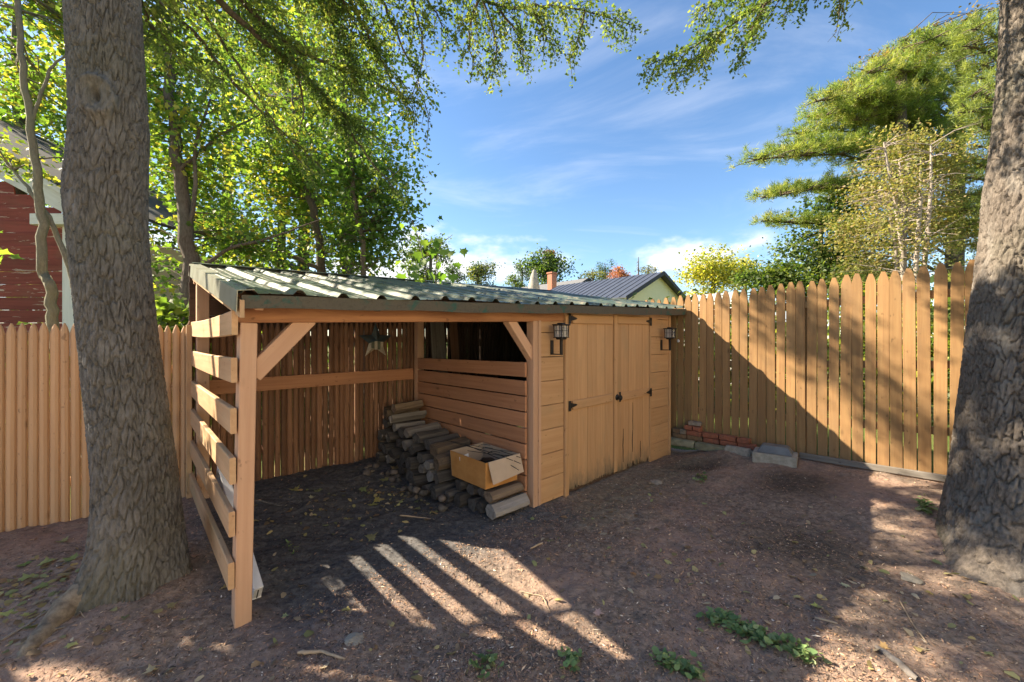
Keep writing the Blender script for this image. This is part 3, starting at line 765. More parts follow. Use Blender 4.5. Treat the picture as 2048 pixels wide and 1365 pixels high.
# light debris on the roof: needles and leaf bits
N = 1500
ru = rng.uniform(0.05, 4.9, N); rv = -0.05 + 2.2*rng.random(N)
cl = fbm(ru*2.5, rv*2.5, 5, 3) + 0.25*np.exp(-((np.mod(ru-0.045+PITCH/2, PITCH)-PITCH*0.15)/0.03)**2)
sel = cl > 0.06; ru, rv = ru[sel], rv[sel]; n = len(ru)
hr = np.clip(1-np.abs(np.mod(ru-0.045+PITCH/2, PITCH)-PITCH/2)/0.036, 0, 1)*0.0265
pz = np.array([zr(a_, b_) for a_, b_ in zip(ru, rv)]) + hr + 0.012
pp = np.stack([OX+ru*UX+rv*VX, OY+ru*UY+rv*VY, pz], 1)
th = rng.uniform(0, 2*np.pi, n); d = np.stack([np.cos(th), np.sin(th), rng.normal(0, .1, n)], 1)
nr = np.tile(np.array([[0, 0, 1.0]]), (n, 1))
Vd, Fd = quads_at(pp, d, nr, rng.uniform(0.01, 0.05, n), rng.uniform(0.003, 0.014, n), np.zeros(n))
o = meshobj('needle_litter', np_mesh('needle_litter', Vd, Fd, M_CHIP, np.repeat(np.array([[0.22, 0.13, 0.07], [0.30, 0.21, 0.12], [0.14, 0.09, 0.06]])[rng.integers(0, 3, n)], 6, 0)), None)
tag(o, 'dry needles and leaf bits lying on the green metal roof', 'litter', None, 'stuff')
#@@PART3
# ================================================================== OBJECTS
# ---- tin star on the back fence
st = empty('barn_star', W(1.685, 2.035, 1.50), 'tin barn star, dark blue above and cream striped below, hanging on the brown fence', 'star')
def star_piece(name, idxs, mat, lift=0.0):
    """facets of a five-pointed star: each point has two facets"""
    Ro, Ri, D = 0.215, 0.085, 0.045
    def tip(i): a_ = math.pi/2 + i*2*math.pi/5; return (Ro*math.cos(a_), Ro*math.sin(a_))
    def inn(i): a_ = math.pi/2 + (i+0.5)*2*math.pi/5; return (Ri*math.cos(a_), Ri*math.sin(a_))
    vs, fs = [], []
    for i in idxs:
        c_ = W(0, -D-lift, 0)-W(0, 0, 0)
        pts = []
        for (x, z) in (tip(i), inn(i), inn(i-1)): pts.append(Vector((UX*x, UY*x, z)))
        k = len(vs)
        vs += [c_, pts[0]+0*c_, pts[1], pts[2]]
        fs += [(k, k+2, k+1), (k, k+1, k+3)]
    o = meshobj(name, mesh_from(name, vs, fs, mat), None, Matrix.Translation(W(1.685, 2.035, 1.50)), st)
    md = o.modifiers.new('thick', 'SOLIDIFY'); md.thickness = 0.003
star_piece('star_upper', [0, 1, 4], M_STARB)
star_piece('star_lower', [2, 3], M_STARW)
# centre field with stripes: thin tin strips standing just proud of the lower points
for k_, (x0, mat_) in enumerate(((-0.055, M_STARG), (-0.018, M_STARW), (0.019, M_STARG), (0.053, M_STARW))):
    board('stripe', mat_, st, W(1.685+x0, 1.985-0.0005*k_, 1.50-0.105+abs(x0)*0.35), W(1.685+x0, 1.985-0.0005*k_, 1.502-abs(x0)*0.2), 0.033, 0.004, V3, 0.001)
# ---- lanterns
def lantern(u_, z_, label):
    t = empty('wall_lantern', W(u_, 0.0, z_), label, 'lantern', 'lanterns beside the shed doors')
    board('back_plate', M_BLACK, t, W(u_, -0.003, z_), W(u_, -0.003, z_+0.135), 0.036, 0.012, V3, 0.002)
    board('arm', M_BLACK, t, W(u_, -0.008, z_+0.006), W(u_, -0.115, z_+0.006), 0.018, 0.010, Z3, 0.002)
    board('upright', M_BLACK, t, W(u_, -0.115, z_), W(u_, -0.115, z_+0.145), 0.026, 0.02, V3, 0.002)
    zc_ = z_+0.145; c_ = (u_, -0.115)
    me_b = box_mesh(0.075, 0.075, 0.02, 0.006)
    meshobj('base_cap', me_b, M_BLACK, frame(W(*c_, zc_-0.004), Z3, V3), t)
    h = 0.125; a_ = 0.048
    for su in (-1, 1):
        for sv in (-1, 1): board('cage_bar', M_BLACK, t, W(c_[0]+su*a_*0.92, c_[1]+sv*a_*0.92, zc_+0.012), W(c_[0]+su*a_, c_[1]+sv*a_, zc_+h), 0.009, 0.009, V3, 0.001)
    meshobj('lid', box_mesh(0.125, 0.125, 0.012, 0.004), M_BLACK, frame(W(*c_, zc_+h), Z3, V3), t)
    meshobj('finial', box_mesh(0.06, 0.06, 0.012, 0.005), M_BLACK, frame(W(*c_, zc_+h+0.012), Z3, V3), t)
    meshobj('base_plate', box_mesh(0.105, 0.105, 0.008, 0.002), M_BLACK, frame(W(*c_, zc_+0.012), Z3, V3), t)
    for s in (-1, 1):
        p_ = meshobj('pane', box_mesh(0.08, 0.002, 0.104, 0.0005), M_GLASSP, frame(W(c_[0], c_[1]+s*0.044, zc_+0.020), Z3, V3), t)
        q_ = meshobj('pane', box_mesh(0.08, 0.002, 0.104, 0.0005), M_GLASSP, frame(W(c_[0]+s*0.044, c_[1], zc_+0.020), Z3, U3), t)
        for dd in (-0.022, 0.022):
            board('muntin', M_BLACK, t, W(c_[0]+dd, c_[1]+s*0.0475, zc_+0.02), W(c_[0]+dd, c_[1]+s*0.0475, zc_+h), 0.005, 0.004, V3, 0.0005)
            board('muntin', M_BLACK, t, W(c_[0]+s*0.0475, c_[1]+dd, zc_+0.02), W(c_[0]+s*0.0475, c_[1]+dd, zc_+h), 0.005, 0.004, U3, 0.0005)
        board('muntin', M_BLACK, t, W(c_[0]-0.044, c_[1]+s*0.0475, zc_+0.078), W(c_[0]+0.044, c_[1]+s*0.0475, zc_+0.078), 0.004, 0.003, V3, 0.0005)
        board('muntin', M_BLACK, t, W(c_[0]+s*0.0475, c_[1]-0.044, zc_+0.078), W(c_[0]+s*0.0475, c_[1]+0.044, zc_+0.078), 0.004, 0.003, U3, 0.0005)
lantern(2.478, 1.372, 'black wall lantern on the narrow siding between open bay and left door')
lantern(4.60, 1.38, 'black wall lantern on the siding between right door and board fence')
# ---- firewood
def log_mesh(seed, L, w, h, mat):
    r = random.Random(seed); k = r.choice((4, 5, 5, 6, 7))
    ph = r.uniform(0, 6.28); prof = []
    for i in range(k):
        a_ = ph + 2*math.pi*(i + r.uniform(-0.28, 0.28))/k; q_ = r.uniform(0.72, 1.0)
        prof.append((q_*math.cos(a_), q_*math.sin(a_)))
    mx = max(abs(p[0]) for p in prof); my = max(abs(p[1]) for p in prof)
    prof = [(p[0]/mx*w/2, p[1]/my*h/2) for p in prof]
    n_ = 7; vs, fs = [], []
    tilt0, tilt1 = r.uniform(-.12, .12), r.uniform(-.12, .12)
    for i in range(n_+1):
        s = i/n_
        for x, y in prof:
            j = 1 - 0.10*r.random()
            zz_ = s*L + (tilt0*y if i == 0 else tilt1*y if i == n_ else 0)
            vs.append((x*j, y*j, zz_))
        if i:
            for q in range(k):
                q2 = (q+1) % k; fs.append(((i-1)*k+q, (i-1)*k+q2, i*k+q2, i*k+q))
    fs.append(tuple(range(k-1, -1, -1))); fs.append(tuple(range(n_*k, n_*k+k)))
    return mesh_from('log', vs, fs, mat)
vpos = 0.74; col_i = 0
ORD = ['first', 'second', 'third', 'fourth', 'fifth', 'sixth', 'seventh', 'eighth', 'ninth', 'tenth', 'eleventh', 'twelfth']
stack = []
while vpos < 1.93:
    w_ = random.choice((0.135, 0.15, 0.17))
    top = 0.40 + 0.20*(vpos-0.68)/1.2 + (0.14 if vpos > 1.6 else 0)
    z_ = gw(1.9, vpos) + 0.004; row = 0
    while z_ < top:
        h_ = random.uniform(0.095, 0.135)
        s_ = 1000 + col_i*20 + row
        L_ = random.uniform(0.36, 0.43)
        mat_ = M_LOGS[1] if (z_+h_ >= top and random.random() < 0.55) or random.random() < 0.05 else M_LOGS[0] if random.random() < 0.8 else M_LOGS[2]
        me = log_mesh(s_, L_, w_*random.uniform(0.92, 0.99), h_, mat_)
        uo = 2.168 - L_ - random.uniform(0, 0.05) - (0.08*(1-row/6) if row < 3 else 0)
        M = frame(W(uo, vpos, z_+h_/2), U3 + V3*random.uniform(-0.10, 0.10) + Z3*random.uniform(-0.06, 0.06), Z3 + V3*random.uniform(-.5, .5))
        o = meshobj('firewood_log', me, None, M)
        stack.append((o, col_i, row, mat_))
        z_ += h_ + 0.003; row += 1
    vpos += w_ + 0.008; col_i += 1
ncol = col_i
for o, c_, r_, m_ in stack:
    top_ = max(q[2] for q in stack if q[1] == c_); fr = top_-r_
    tone = 'brown' if m_ is M_LOGS[1] else 'grey' if m_ is M_LOGS[2] else 'dark'
    tag(o, ('topmost %s split log in the %s column of the firewood stack from the back fence' % (tone, ORD[ncol-1-c_])) if fr == 0 else ('%s split log, %s from the top, %s firewood column from the back fence' % (tone, ORD[fr], ORD[ncol-1-c_])), 'log', 'stacked firewood logs')
low = [(0.065, 0, 2, 'grey weathered split log on the ground at the foot of the corner post', 0.15, 0.135, 0.40),
       (0.10, 1, 1, 'brown split log lying right under the front of the cardboard box', 0.14, 0.105, 0.37),
       (0.205, 0, 0, None, 0.125, 0.12, 0.36), (0.335, 0, 0, None, 0.125, 0.12, 0.39), (0.465, 0, 0, None, 0.125, 0.125, 0.43), (0.59, 0, 0, None, 0.115, 0.12, 0.44),
       (0.24, 1, 0, None, 0.125, 0.10, 0.36), (0.37, 1, 0, None, 0.125, 0.10, 0.36), (0.50, 1, 0, None, 0.12, 0.10, 0.37)]
for q, (v_, lev, m_, lab, w_, h_, L_) in enumerate(low):
    me = log_mesh(2001+q*3, L_, w_, h_, M_LOGS[m_])
    zb_ = gw(1.95, v_) + 0.002 + lev*0.128
    o = meshobj('firewood_log', me, None, frame(W(2.185-L_-0.02*(q % 3), v_, zb_+h_/2), U3 + V3*random.uniform(-.03, .03), Z3))
    tag(o, lab or ('%s dark split log from the corner post in the %s layer beneath the cardboard box' % (ORD[q-2 if lev == 0 else q-6], 'ground' if lev == 0 else 'upper')), 'log', 'logs under the cardboard box')
# small rounds and rubble at the foot of the stack
for q in range(26):
    v_ = random.uniform(0.45, 1.95); u_ = 1.64 - 0.10*random.random() + (0.06 if v_ < 0.7 else 0) - (0.16 if v_ > 1.5 else 0)*random.random()
    s_ = random.uniform(0.022, 0.05)
    bmv = []; r = random.Random(q)
    import bmesh
    bm = bmesh.new(); bmesh.ops.create_icosphere(bm, subdivisions=2, radius=s_)
    for vt in bm.verts:
        nn = mnoise.noise(vt.co*28 + Vector((q*3.3, 0, 0))); vt.co *= 1 + 0.6*nn
        vt.co.z *= 0.75
    me = bpy.data.meshes.new('stone'); bm.to_mesh(me); bm.free(); me.polygons.foreach_set('use_smooth', [True]*len(me.polygons))
    me.materials.append(M_STONE if q % 3 else M_LOGS[0])
    o = meshobj('round_stone', me, None, Matrix.Translation(W(u_, v_, gw(u_, v_)+s_*0.45 + (0.05 if q % 4 == 0 else 0))))
    tag(o, 'small rounded stone at the foot of the firewood stack', 'stone', 'rounded stones below the firewood stack')
# ---- cardboard box
bx0, bx1, bv0, bv1, bz0, bz1 = 1.775, 2.14, 0.115, 0.61, 0.252, 0.478
bz0 = max(bz0, gw(1.95, 0.3)+0.25); bz1 = bz0+0.232
cb = empty('cardboard_box', W(1.95, 0.33, bz0), 'open brown cardboard box with pale flap folded down, resting on firewood logs', 'box')
tk = 0.006
def panel(name, a_, b_, c_, d_, nrm, mat):
    org = a_; off = Vector(nrm)*tk
    vs = [p - org for p in (a_, b_, c_, d_)] + [p - org + off for p in (a_, b_, c_, d_)]
    fs = [(0, 1, 2, 3), (7, 6, 5, 4)] + [(i, 4+i, 4+(i+1) % 4, (i+1) % 4) for i in range(4)]
    return meshobj(name, mesh_from(name, vs, fs, mat), None, Matrix.Translation(org), cb)
sp = 0.012
panel('side', W(bx0, bv0, bz0), W(bx0, bv1, bz0), W(bx0-sp, bv1+sp, bz1), W(bx0-sp, bv0-sp, bz1-0.006), U3, M_CARD)
panel('side', W(bx0, bv0, bz0), W(bx1, bv0, bz0), W(bx1+sp, bv0-sp, bz1), W(bx0-sp, bv0-sp, bz1-0.006), V3, M_CARD)
panel('side', W(bx1, bv0, bz0), W(bx1, bv1, bz0), W(bx1+sp, bv1+sp, bz1+0.01), W(bx1+sp, bv0-sp, bz1), -U3, M_CARDIN)
panel('side', W(bx0, bv1, bz0), W(bx1, bv1, bz0), W(bx1+sp, bv1+sp, bz1+0.01), W(bx0-sp, bv1+sp, bz1), -V3, M_CARDIN)
panel('bottom', W(bx0+.003, bv0+.003, bz0+0.001), W(bx1-.003, bv0+.003, bz0+0.001), W(bx1-.003, bv1-.003, bz0+0.001), W(bx0+.003, bv1-.003, bz0+0.001), Z3, M_CARD)
panel('flap', W(bx0+0.012, bv0-sp-0.004, bz1-0.002), W(bx1+sp+0.004, bv0-sp-0.002, bz1+0.006), W(bx1+sp+0.012, bv0-sp-0.045, bz1-0.150), W(bx0+0.022, bv0-sp-0.058, bz1-0.178), -V3, M_CARDIN)
# things inside
o = meshobj('dark_cloth_bundle', box_mesh(0.20, 0.22, 0.16, 0.05), M_BLACK, frame(W(1.98, 0.34, bz0+0.010), Z3, V3)); tag(o, 'black bundle lying inside the cardboard box', 'bundle')
o = meshobj('white_card', box_mesh(0.10, 0.006, 0.20, 0.001), M_WHITEPL, frame(W(1.84, 0.47, bz0+0.012), Z3 - U3*0.15, V3)); tag(o, 'white card standing inside the cardboard box', 'card')
lines = []
for q, (a_, b_) in enumerate((((1.72, 0.62, bz1+0.10), (2.13, 0.06, bz1-0.02)), ((1.76, 0.60, bz1+0.085), (2.10, 0.03, bz1-0.06)), ((1.86, 0.52, bz1+0.06), (2.05, 0.00, bz1-0.10)), ((1.80, 0.40, bz1+0.035), (2.02, 0.045, bz1-0.02)))):
    p0, p1 = W(*a_), W(*b_); pm = p0.lerp(p1, 0.72) + Z3*0.02
    lines.append(([p0, p0.lerp(pm, 0.5), pm, p1], [0.003]*4))
    lines.append(([pm, pm + (p1-p0)*0.12 + U3*0.05], [0.0025]*2))
    lines.append(([p0.lerp(pm, 0.6), p0.lerp(pm, 0.6)+U3*0.06+Z3*0.01, p0.lerp(pm, 0.6)+U3*0.11-V3*0.05], [0.0025]*3))
vs_, fs_ = tube_arrays(lines, 5)
o = meshobj('wire_rack', np_mesh('wire_rack', vs_, fs_, M_BLACK), None); tag(o, 'bent black wire rack poking out over the cardboard box flap', 'wire rack')
# ---- white tray leaning along the slats, behind the post
tr = empty('plastic_tray', W(0.15, 0.17, 0.02), 'long white plastic tray with dark inside leaning behind the front post', 'tray')
ta, tb = W(0.135, 0.16, gw(0.14, 0.16)+0.045), W(0.060, 0.93, 0.60)
td = (tb-ta).normalized(); tn = (U3 - td*U3.dot(td)).normalized(); tw = td.cross(tn)
board('tray_floor', M_BLACK, tr, ta, tb, 0.085, 0.006, tn, 0.001)
for s in (-1, 1): board('rim', M_WHITEPL, tr, ta + tw*s*0.05, tb + tw*s*0.05, 0.016, 0.05, tn, 0.003)
for p_, q_ in ((ta, td), (tb, -td)): board('rim', M_WHITEPL, tr, p_ - tw*0.0418 + q_*0.012, p_ + tw*0.0418 + q_*0.012, 0.020, 0.048, tn, 0.003)
# ---- loose bricks against the fence
def brick(v_, z_, mat, label, du=0.0, rot=0.0, L=0.19, h=0.058):
    me = box_mesh(0.09, h, L, 0.006).copy(); me.materials.clear(); me.materials.append(mat)
    for vt in me.vertices: vt.co += Vector([random.uniform(-.003, .003) for _ in range(3)])
    dirv = (-V3*math.cos(rot) + U3*math.sin(rot))
    o = meshobj('loose_brick', me, None, frame(W(4.985+du, v_, z_+h/2), dirv, Z3))
    tag(o, label, 'brick', 'loose bricks by the fence')
lb = {0: 'loose brick in the lowest row of the small brick stack by the fence', 1: 'loose brick in the second row of the small brick stack by the fence', 2: 'red brick of the short third row on the brick stack', 3: 'pale brick alone on top of the brick stack by the fence'}
z0_ = 0.205
for q, (v_, m_) in enumerate(((0.02, M_BRICK2), (-0.18, M_BRICK2), (-0.385, M_BRICK), (-0.59, M_BRICK), (-0.79, M_BRICK))): brick(v_, z0_-0.03*v_*0.5, m_, '%s brick from the shed in the lowest row of the brick stack by the fence' % ORD[q], random.uniform(-.01, .01), random.uniform(-.04, .04))
for q, (v_, m_, L_) in enumerate(((0.02, M_BRICK2, 0.10), (-0.088, M_BRICK3, 0.07), (-0.17, M_BRICK, 0.19), (-0.375, M_BRICK, 0.19), (-0.58, M_BRICK, 0.19), (-0.79, M_BRICK, 0.13))): brick(v_, z0_+0.062-0.03*v_*0.5, m_, '%s brick from the shed in the second row of the brick stack by the fence' % ORD[q], random.uniform(-.01, .01), random.uniform(-.06, .06), L_)
for q, (v_, L_) in enumerate(((-0.14, 0.10), (-0.25, 0.095))): brick(v_, z0_+0.128, M_BRICK, '%s short red brick from the shed in the third row of the brick stack' % ORD[q], 0.005, random.uniform(-.05, .05), L_)
brick(-0.185, z0_+0.192, M_BRICK3, lb[3], 0.01, 0.12, 0.155, 0.05)
# ---- kerb stones and concrete cap
for q, (v0_, v1_, lab, mat_, h_) in enumerate(((0.06, -0.31, 'mossy concrete edging stone lying below the brick stack next to the shed corner', M_MOSSCONC, 0.085), (-0.32, -0.71, 'second concrete edging stone lying below the middle of the brick stack', M_MOSSCONC, 0.085), (-0.70, -0.99, 'broken pale concrete lump between brick stack and slate topped block', M_CONC, 0.10))):
    me = box_mesh(0.085, h_, abs(v1_-v0_), 0.012).copy(); me.materials.clear(); me.materials.append(mat_)
    for vt in me.vertices: vt.co += Vector([random.uniform(-.006, .006)*(2 if q == 2 else 1) for _ in range(3)])
    uu_ = 4.885 - (0.05 if q == 2 else 0)
    o = meshobj('edging_stone', me, None, frame(W(uu_, v0_, 0.118+h_/2 - 0.02*v0_ + (0.01 if q == 2 else 0)), W(uu_-0.01-0.02*q, v1_, 0)-W(uu_, v0_, 0) - Z3*(-0.01), Z3))
    tag(o, lab, 'edging stone')
bk = empty('concrete_block', W(4.78, -1.17, 0.16), 'low rectangular concrete block like a chimney cap on the mulch by the board fence', 'concrete block')
def tapered(name, mat, parent, c_, a0, b0, a1, b1, h, rotz):
    vs = []; n_ = 0
    for z, (a_, b2) in ((0, (a0, b0)), (h, (a1, b1))):
        for sx, sy in ((-1, -1), (1, -1), (1, 1), (-1, 1)): vs.append((sx*a_/2, sy*b2/2, z))
    fs = [(3, 2, 1, 0), (4, 5, 6, 7)] + [(i, (i+1) % 4, 4+(i+1) % 4, 4+i) for i in range(4)]
    bm = bmesh.new()
    me = mesh_from(name, vs, fs)
    bm.from_mesh(me); bmesh.ops.bevel(bm, geom=bm.edges[:], offset=0.008, segments=2, affect='EDGES'); bm.to_mesh(me); bm.free()
    me.materials.append(mat)
    return meshobj(name, me, None, Matrix.Translation(c_) @ Matrix.Rotation(rotz, 4, 'Z'), parent)
ra = math.atan2(-VY, -VX) + R(10)
cB = W(4.80, -1.22, gw(4.80, -1.2)-0.03)
tapered('block_body', M_CONC, bk, cB, 0.40, 0.30, 0.41, 0.31, 0.115, ra)
o = tapered('slate_slab', M_SLATE, None, cB + Z3*0.117 + U3*0.01, 0.33, 0.25, 0.24, 0.15, 0.075, ra); tag(o, 'dark grey slate slab lying on the concrete block by the fence', 'slab')
# ---- low board along the foot of the fence and small plants behind it
o = board('edging_board', M_GREYW, None, W(5.02, -1.40, 0.235), W(5.03, -3.6, 0.262), 0.06, 0.035, U3, 0.004); tag(o, 'weathered edging board along the foot of the board fence', 'board')
# ---- loose boards standing in the dark store
for k_, (u_, v_, w_, lean, lab) in enumerate(((2.42, 1.93, 0.075, 0.03, 'narrow grey board leaning in the dark store beside the partition post'), (2.56, 1.94, 0.14, -0.01, 'wide grey board leaning in the dark store behind the partition'), (2.76, 1.95, 0.12, 0.02, 'brown board leaning in the dark store against the fence'))):
    o = board('leaning_board', M_GREYW if k_ < 2 else M_BACKF, None, W(u_, v_-0.10, 0.14), W(u_+lean, v_+0.10, 1.82), w_, 0.02, V3); tag(o, lab, 'board')

# ================================================================== small ground things
def maple_outline(s=1.0):
    pts = [(0, 0), (0.16, 0.02), (0.36, -0.10), (0.33, 0.12), (0.56, 0.28), (0.33, 0.36), (0.30, 0.50), (0.14, 0.48), (0.0, 0.86), (-0.14, 0.48), (-0.30, 0.50), (-0.33, 0.36), (-0.56, 0.28), (-0.33, 0.12), (-0.36, -0.10), (-0.16, 0.02)]
    return [(x*s, y*s) for x, y in pts]
def curled_leaf_mesh(seed, size, colr):
    r = random.Random(seed); out = maple_outline(size)
    cx_, cy_ = 0, 0.28*size; k = len(out)
    a_, b_, t_ = r.uniform(-1.4, 2.2)/size, r.uniform(-0.6, 2.0)/size, r.uniform(-1, 1)/size
    V_ = np.array([(cx_, cy_)] + out); 
    z = 0.4*(a_*(V_[:, 0])**2 + b_*(V_[:, 1]-cy_)**2*0.6 + t_*V_[:, 0]*(V_[:, 1]-cy_)) + 0.04*size*np.array([r.uniform(-1, 1) for _ in V_])
    z -= z.min()
    V3_ = np.concatenate([V_, z[:, None]], 1)
    F_ = np.array([(0, 1+i, 1+(i+1) % k) for i in range(k)])
    me = np_mesh('leaf', V3_, F_, M_DRYLEAF, np.tile(np.array(colr), (k+1, 1))*np.array([[r.uniform(0.8, 1.2)] for _ in range(k+1)]), smooth=False)
    return me
LC = [(0.26, 0.24, 0.10), (0.34, 0.28, 0.10), (0.20, 0.21, 0.10), (0.30, 0.20, 0.09), (0.36, 0.30, 0.20), (0.15, 0.18, 0.075)]
def pxg(px_, py_, z=0.0):
    """where a pixel's ray meets the ground (found by stepping)"""
    dx, dz = (px_-1024)/813.0, (682.5-py_)/813.0
    y = (z-CAMH)/dz
    for _ in range(12): y = (gz(dx*y, y)-CAMH)/dz
    return dx*y, y
spots = [(225, 1085, .15, 0), (265, 1120, .10, 5), (120, 1085, .10, 2), (60, 1160, .14, 0), (25, 1190, .16, 1), (75, 1175, .12, 2), (150, 1120, .12, 5), (180, 1105, .10, 1), (95, 1130, .12, 0), (15, 1225, .10, 1), (60, 1228, .09, 1), (45, 1130, .1, 5), (30, 1165, .12, 2), (135, 1150, .10, 2),
         (145, 1290, .07, 1), (312, 1340, .06, 4), (335, 1220, .055, 3), (360, 1130, .06, 1), (395, 1115, .055, 4), (230, 1190, .05, 3), (250, 1235, .05, 5), (450, 1180, .05, 1),
         (585, 980, .10, 0), (620, 1000, .06, 4), (640, 985, .08, 0), (735, 985, .09, 2), (790, 940, .10, 0), (770, 960, .10, 2), (810, 975, .09, 5), (830, 955, .08, 2), (760, 1000, .09, 0), (720, 985, .10, 2), (850, 985, .08, 5), (745, 1015, .09, 0), (800, 985, .07, 1), (700, 1040, .06, 1), (735, 1080, .10, 2), (830, 1020, .08, 2), (565, 1235, .04, 4), (690, 1225, .05, 1),
         (1190, 1225, .06, 4), (1505, 1115, .045, 4), (1822, 1155, .075, 4), (1860, 1188, .04, 1), (1590, 1085, .05, 3), (1690, 1170, .05, 4), (1635, 1215, .04, 1), (1400, 1300, .04, 4), (1305, 968, .07, 4), (1270, 1150, .05, 3), (940, 1065, .05, 4), (1100, 1120, .04, 1), (1940, 1200, .05, 3), (1760, 1290, .05, 3)]
for q, (a_, b_, s_, c_) in enumerate(spots):
    x, y = pxg(a_, b_)
    colr = tuple(cc_*random.uniform(0.8, 1.15) for cc_ in LC[c_])
    me = curled_leaf_mesh(q, s_*(0.72 if a_ < 290 else 1.05), tuple(min(0.6, cc_*1.35) for cc_ in colr))
    M = Matrix.Translation((x, y, gz(x, y)+0.004)) @ Matrix.Rotation(random.uniform(-.25, .25), 4, 'X') @ Matrix.Rotation(random.uniform(0, 6.28), 4, 'Z')
    o = meshobj('fallen_leaf', me, None, M)
    if a_ < 290 and b_ < 1235: lab = 'curled greenish fallen leaf in the drift beside the left tree roots'
    elif 560 < a_ < 860 and b_ < 1090: lab = 'fallen green maple leaf on the dark soil inside the open bay'
    elif a_ > 1000: lab = 'small tan fallen leaf on the red mulch before the doors and right tree'
    else: lab = 'small yellow fallen leaf on the mulch in front of the leaning post'
    tag(o, lab, 'leaf', 'fallen leaves')
bm = bmesh.new(); bmesh.ops.create_uvsphere(bm, u_segments=14, v_segments=8, radius=0.022)
me = bpy.data.meshes.new('knob'); bm.to_mesh(me); bm.free(); me.materials.append(M_WHITEPL); me.polygons.foreach_set('use_smooth', [True]*len(me.polygons))
o = meshobj('fence_knob', me, None, Matrix.Translation(W(5.08, 0.0, 1.50)) @ Matrix.Scale(0.6, 4, Vector((UX, UY, 0)))); tag(o, 'small white round knob screwed to the board fence beside the right lantern', 'knob')
# small broken leaf litter, too small to pick apart
r = np.random.default_rng(71); NL = 900
cl_ = [(-2.75, 2.35, 0.28), (-2.9, 2.1, 0.25), (-2.5, 2.05, 0.25), (-0.9, 3.9, 0.30), (-1.2, 3.6, 0.35), (-1.7, 3.4, 0.4), (1.5, 2.6, 0.9), (2.6, 2.3, 0.7), (-0.8, 1.9, 0.7), (0.8, 3.4, 0.6)]
kk_ = r.choice(10, NL, p=[.14, .13, .08, .14, .1, .06, .11, .1, .08, .06]); ca_ = np.array(cl_)[kk_]
lx = ca_[:, 0] + r.normal(0, 1, NL)*ca_[:, 2]; ly = ca_[:, 1] + r.normal(0, 1, NL)*ca_[:, 2]*0.7
lu, lv_ = uv_of(lx, ly); ok_ = (lv_ < 1.95) & (lu < 4.8) & (ly > 1.2) & ~((lu > 1.6) & (lv_ > 0.0) & (lu < 4.9)) & (np.hypot(lx+2.22, ly-2.4) > 0.27)
lx, ly, kk_ = lx[ok_], ly[ok_], kk_[ok_]; n = len(lx)
th = r.uniform(0, 6.28, n); d = np.stack([np.cos(th), np.sin(th), r.normal(0, .25, n)], 1); d /= np.linalg.norm(d, axis=1)[:, None]
nr = np.stack([r.normal(0, .35, n), r.normal(0, .35, n), np.ones(n)], 1); nr -= d*(nr*d).sum(1)[:, None]; nr /= np.linalg.norm(nr, axis=1)[:, None]
L_ = r.uniform(0.018, 0.055, n)
Vl, Fl = quads_at(np.stack([lx, ly, G(lx, ly)+0.008], 1), d, nr, L_, L_*r.uniform(0.45, 0.8, n), L_*r.uniform(-0.12, 0.2, n))
cl2 = np.array([(0.30, 0.28, 0.13), (0.38, 0.31, 0.14), (0.22, 0.24, 0.11), (0.30, 0.20, 0.11), (0.42, 0.35, 0.24), (0.20, 0.15, 0.10)])[r.integers(0, 6, n)]*r.uniform(0.75, 1.25, (n, 1))
o = meshobj('leaf_litter', np_mesh('leaf_litter', Vl, Fl, M_DRYLEAF, np.repeat(cl2, 6, 0)), None); tag(o, 'small broken leaf litter scattered over the yard', 'litter', None, 'stuff')
# sticks
def stick(pts, r0, r1, mat, lab, cat='stick', lift=0.004):
    P_ = []
    for (a_, b_) in pts:
        x, y = pxg(a_, b_); P_.append((x, y, gz(x, y)+lift+r0*0.6))
    P_ = np.array(P_); n_ = 5*(len(P_)-1)+1
    t = np.linspace(0, len(P_)-1, n_); P2 = np.stack([np.interp(t, np.arange(len(P_)), P_[:, i]) for i in range(3)], 1)
    P2[1:-1, :2] += np.random.default_rng(int(pts[0][0])).normal(0, r0*0.3, (n_-2, 2))
    rad = np.linspace(r0, r1, n_)
    rad[0] *= 0.6; rad[-1] *= 0.6
    vs_, fs_ = tube_arrays([(P2, rad)], 7)
    o = meshobj('fallen_stick', np_mesh('stick', vs_, fs_, mat, smooth=True), None); tag(o, lab, cat)
stick([(1752, 1298), (1790, 1325), (1835, 1364)], 0.013, 0.017, M_STICK, 'thick grey stick lying on the mulch beyond the green weeds')
stick([(1800, 1205), (1825, 1250), (1855, 1290)], 0.004, 0.003, M_PALESTICK, 'thin pale forked stick in the sunlit mulch before the right tree')
stick([(800, 1033), (830, 1036), (862, 1040)], 0.007, 0.004, M_PALESTICK, 'pale wood splinter on the dark soil inside the open bay')
stick([(1040, 1185), (1085, 1195), (1100, 1225)], 0.0035, 0.0025, M_PALESTICK, 'thin bent twig lying across the sunlit stripes')
stick([(1630, 1238), (1675, 1250)], 0.006, 0.005, M_PALESTICK, 'short tan stick lying beside the larger green weed patch')
stick([(0, 1285), (60, 1250), (110, 1215)], 0.007, 0.005, M_STICK, 'long grey stick lying in the leaf drift by the tree roots')
stick([(110, 1195), (150, 1212), (170, 1238)], 0.003, 0.002, M_PALESTICK, 'thin twig crossing the bare root of the left tree')
stick([(80, 1268), (105, 1262), (130, 1257)], 0.006, 0.004, M_STICK, 'short dark stick resting against the bare root')
stick([(1085, 1088), (1060, 1100)], 0.008, 0.005, M_PALESTICK, 'crumbled pale bark strip on the ground before the corner post')
stick([(595, 1310), (640, 1306), (690, 1322)], 0.010, 0.006, M_PALESTICK, 'surfaced root sliver beside the sunlit patch in the foreground')
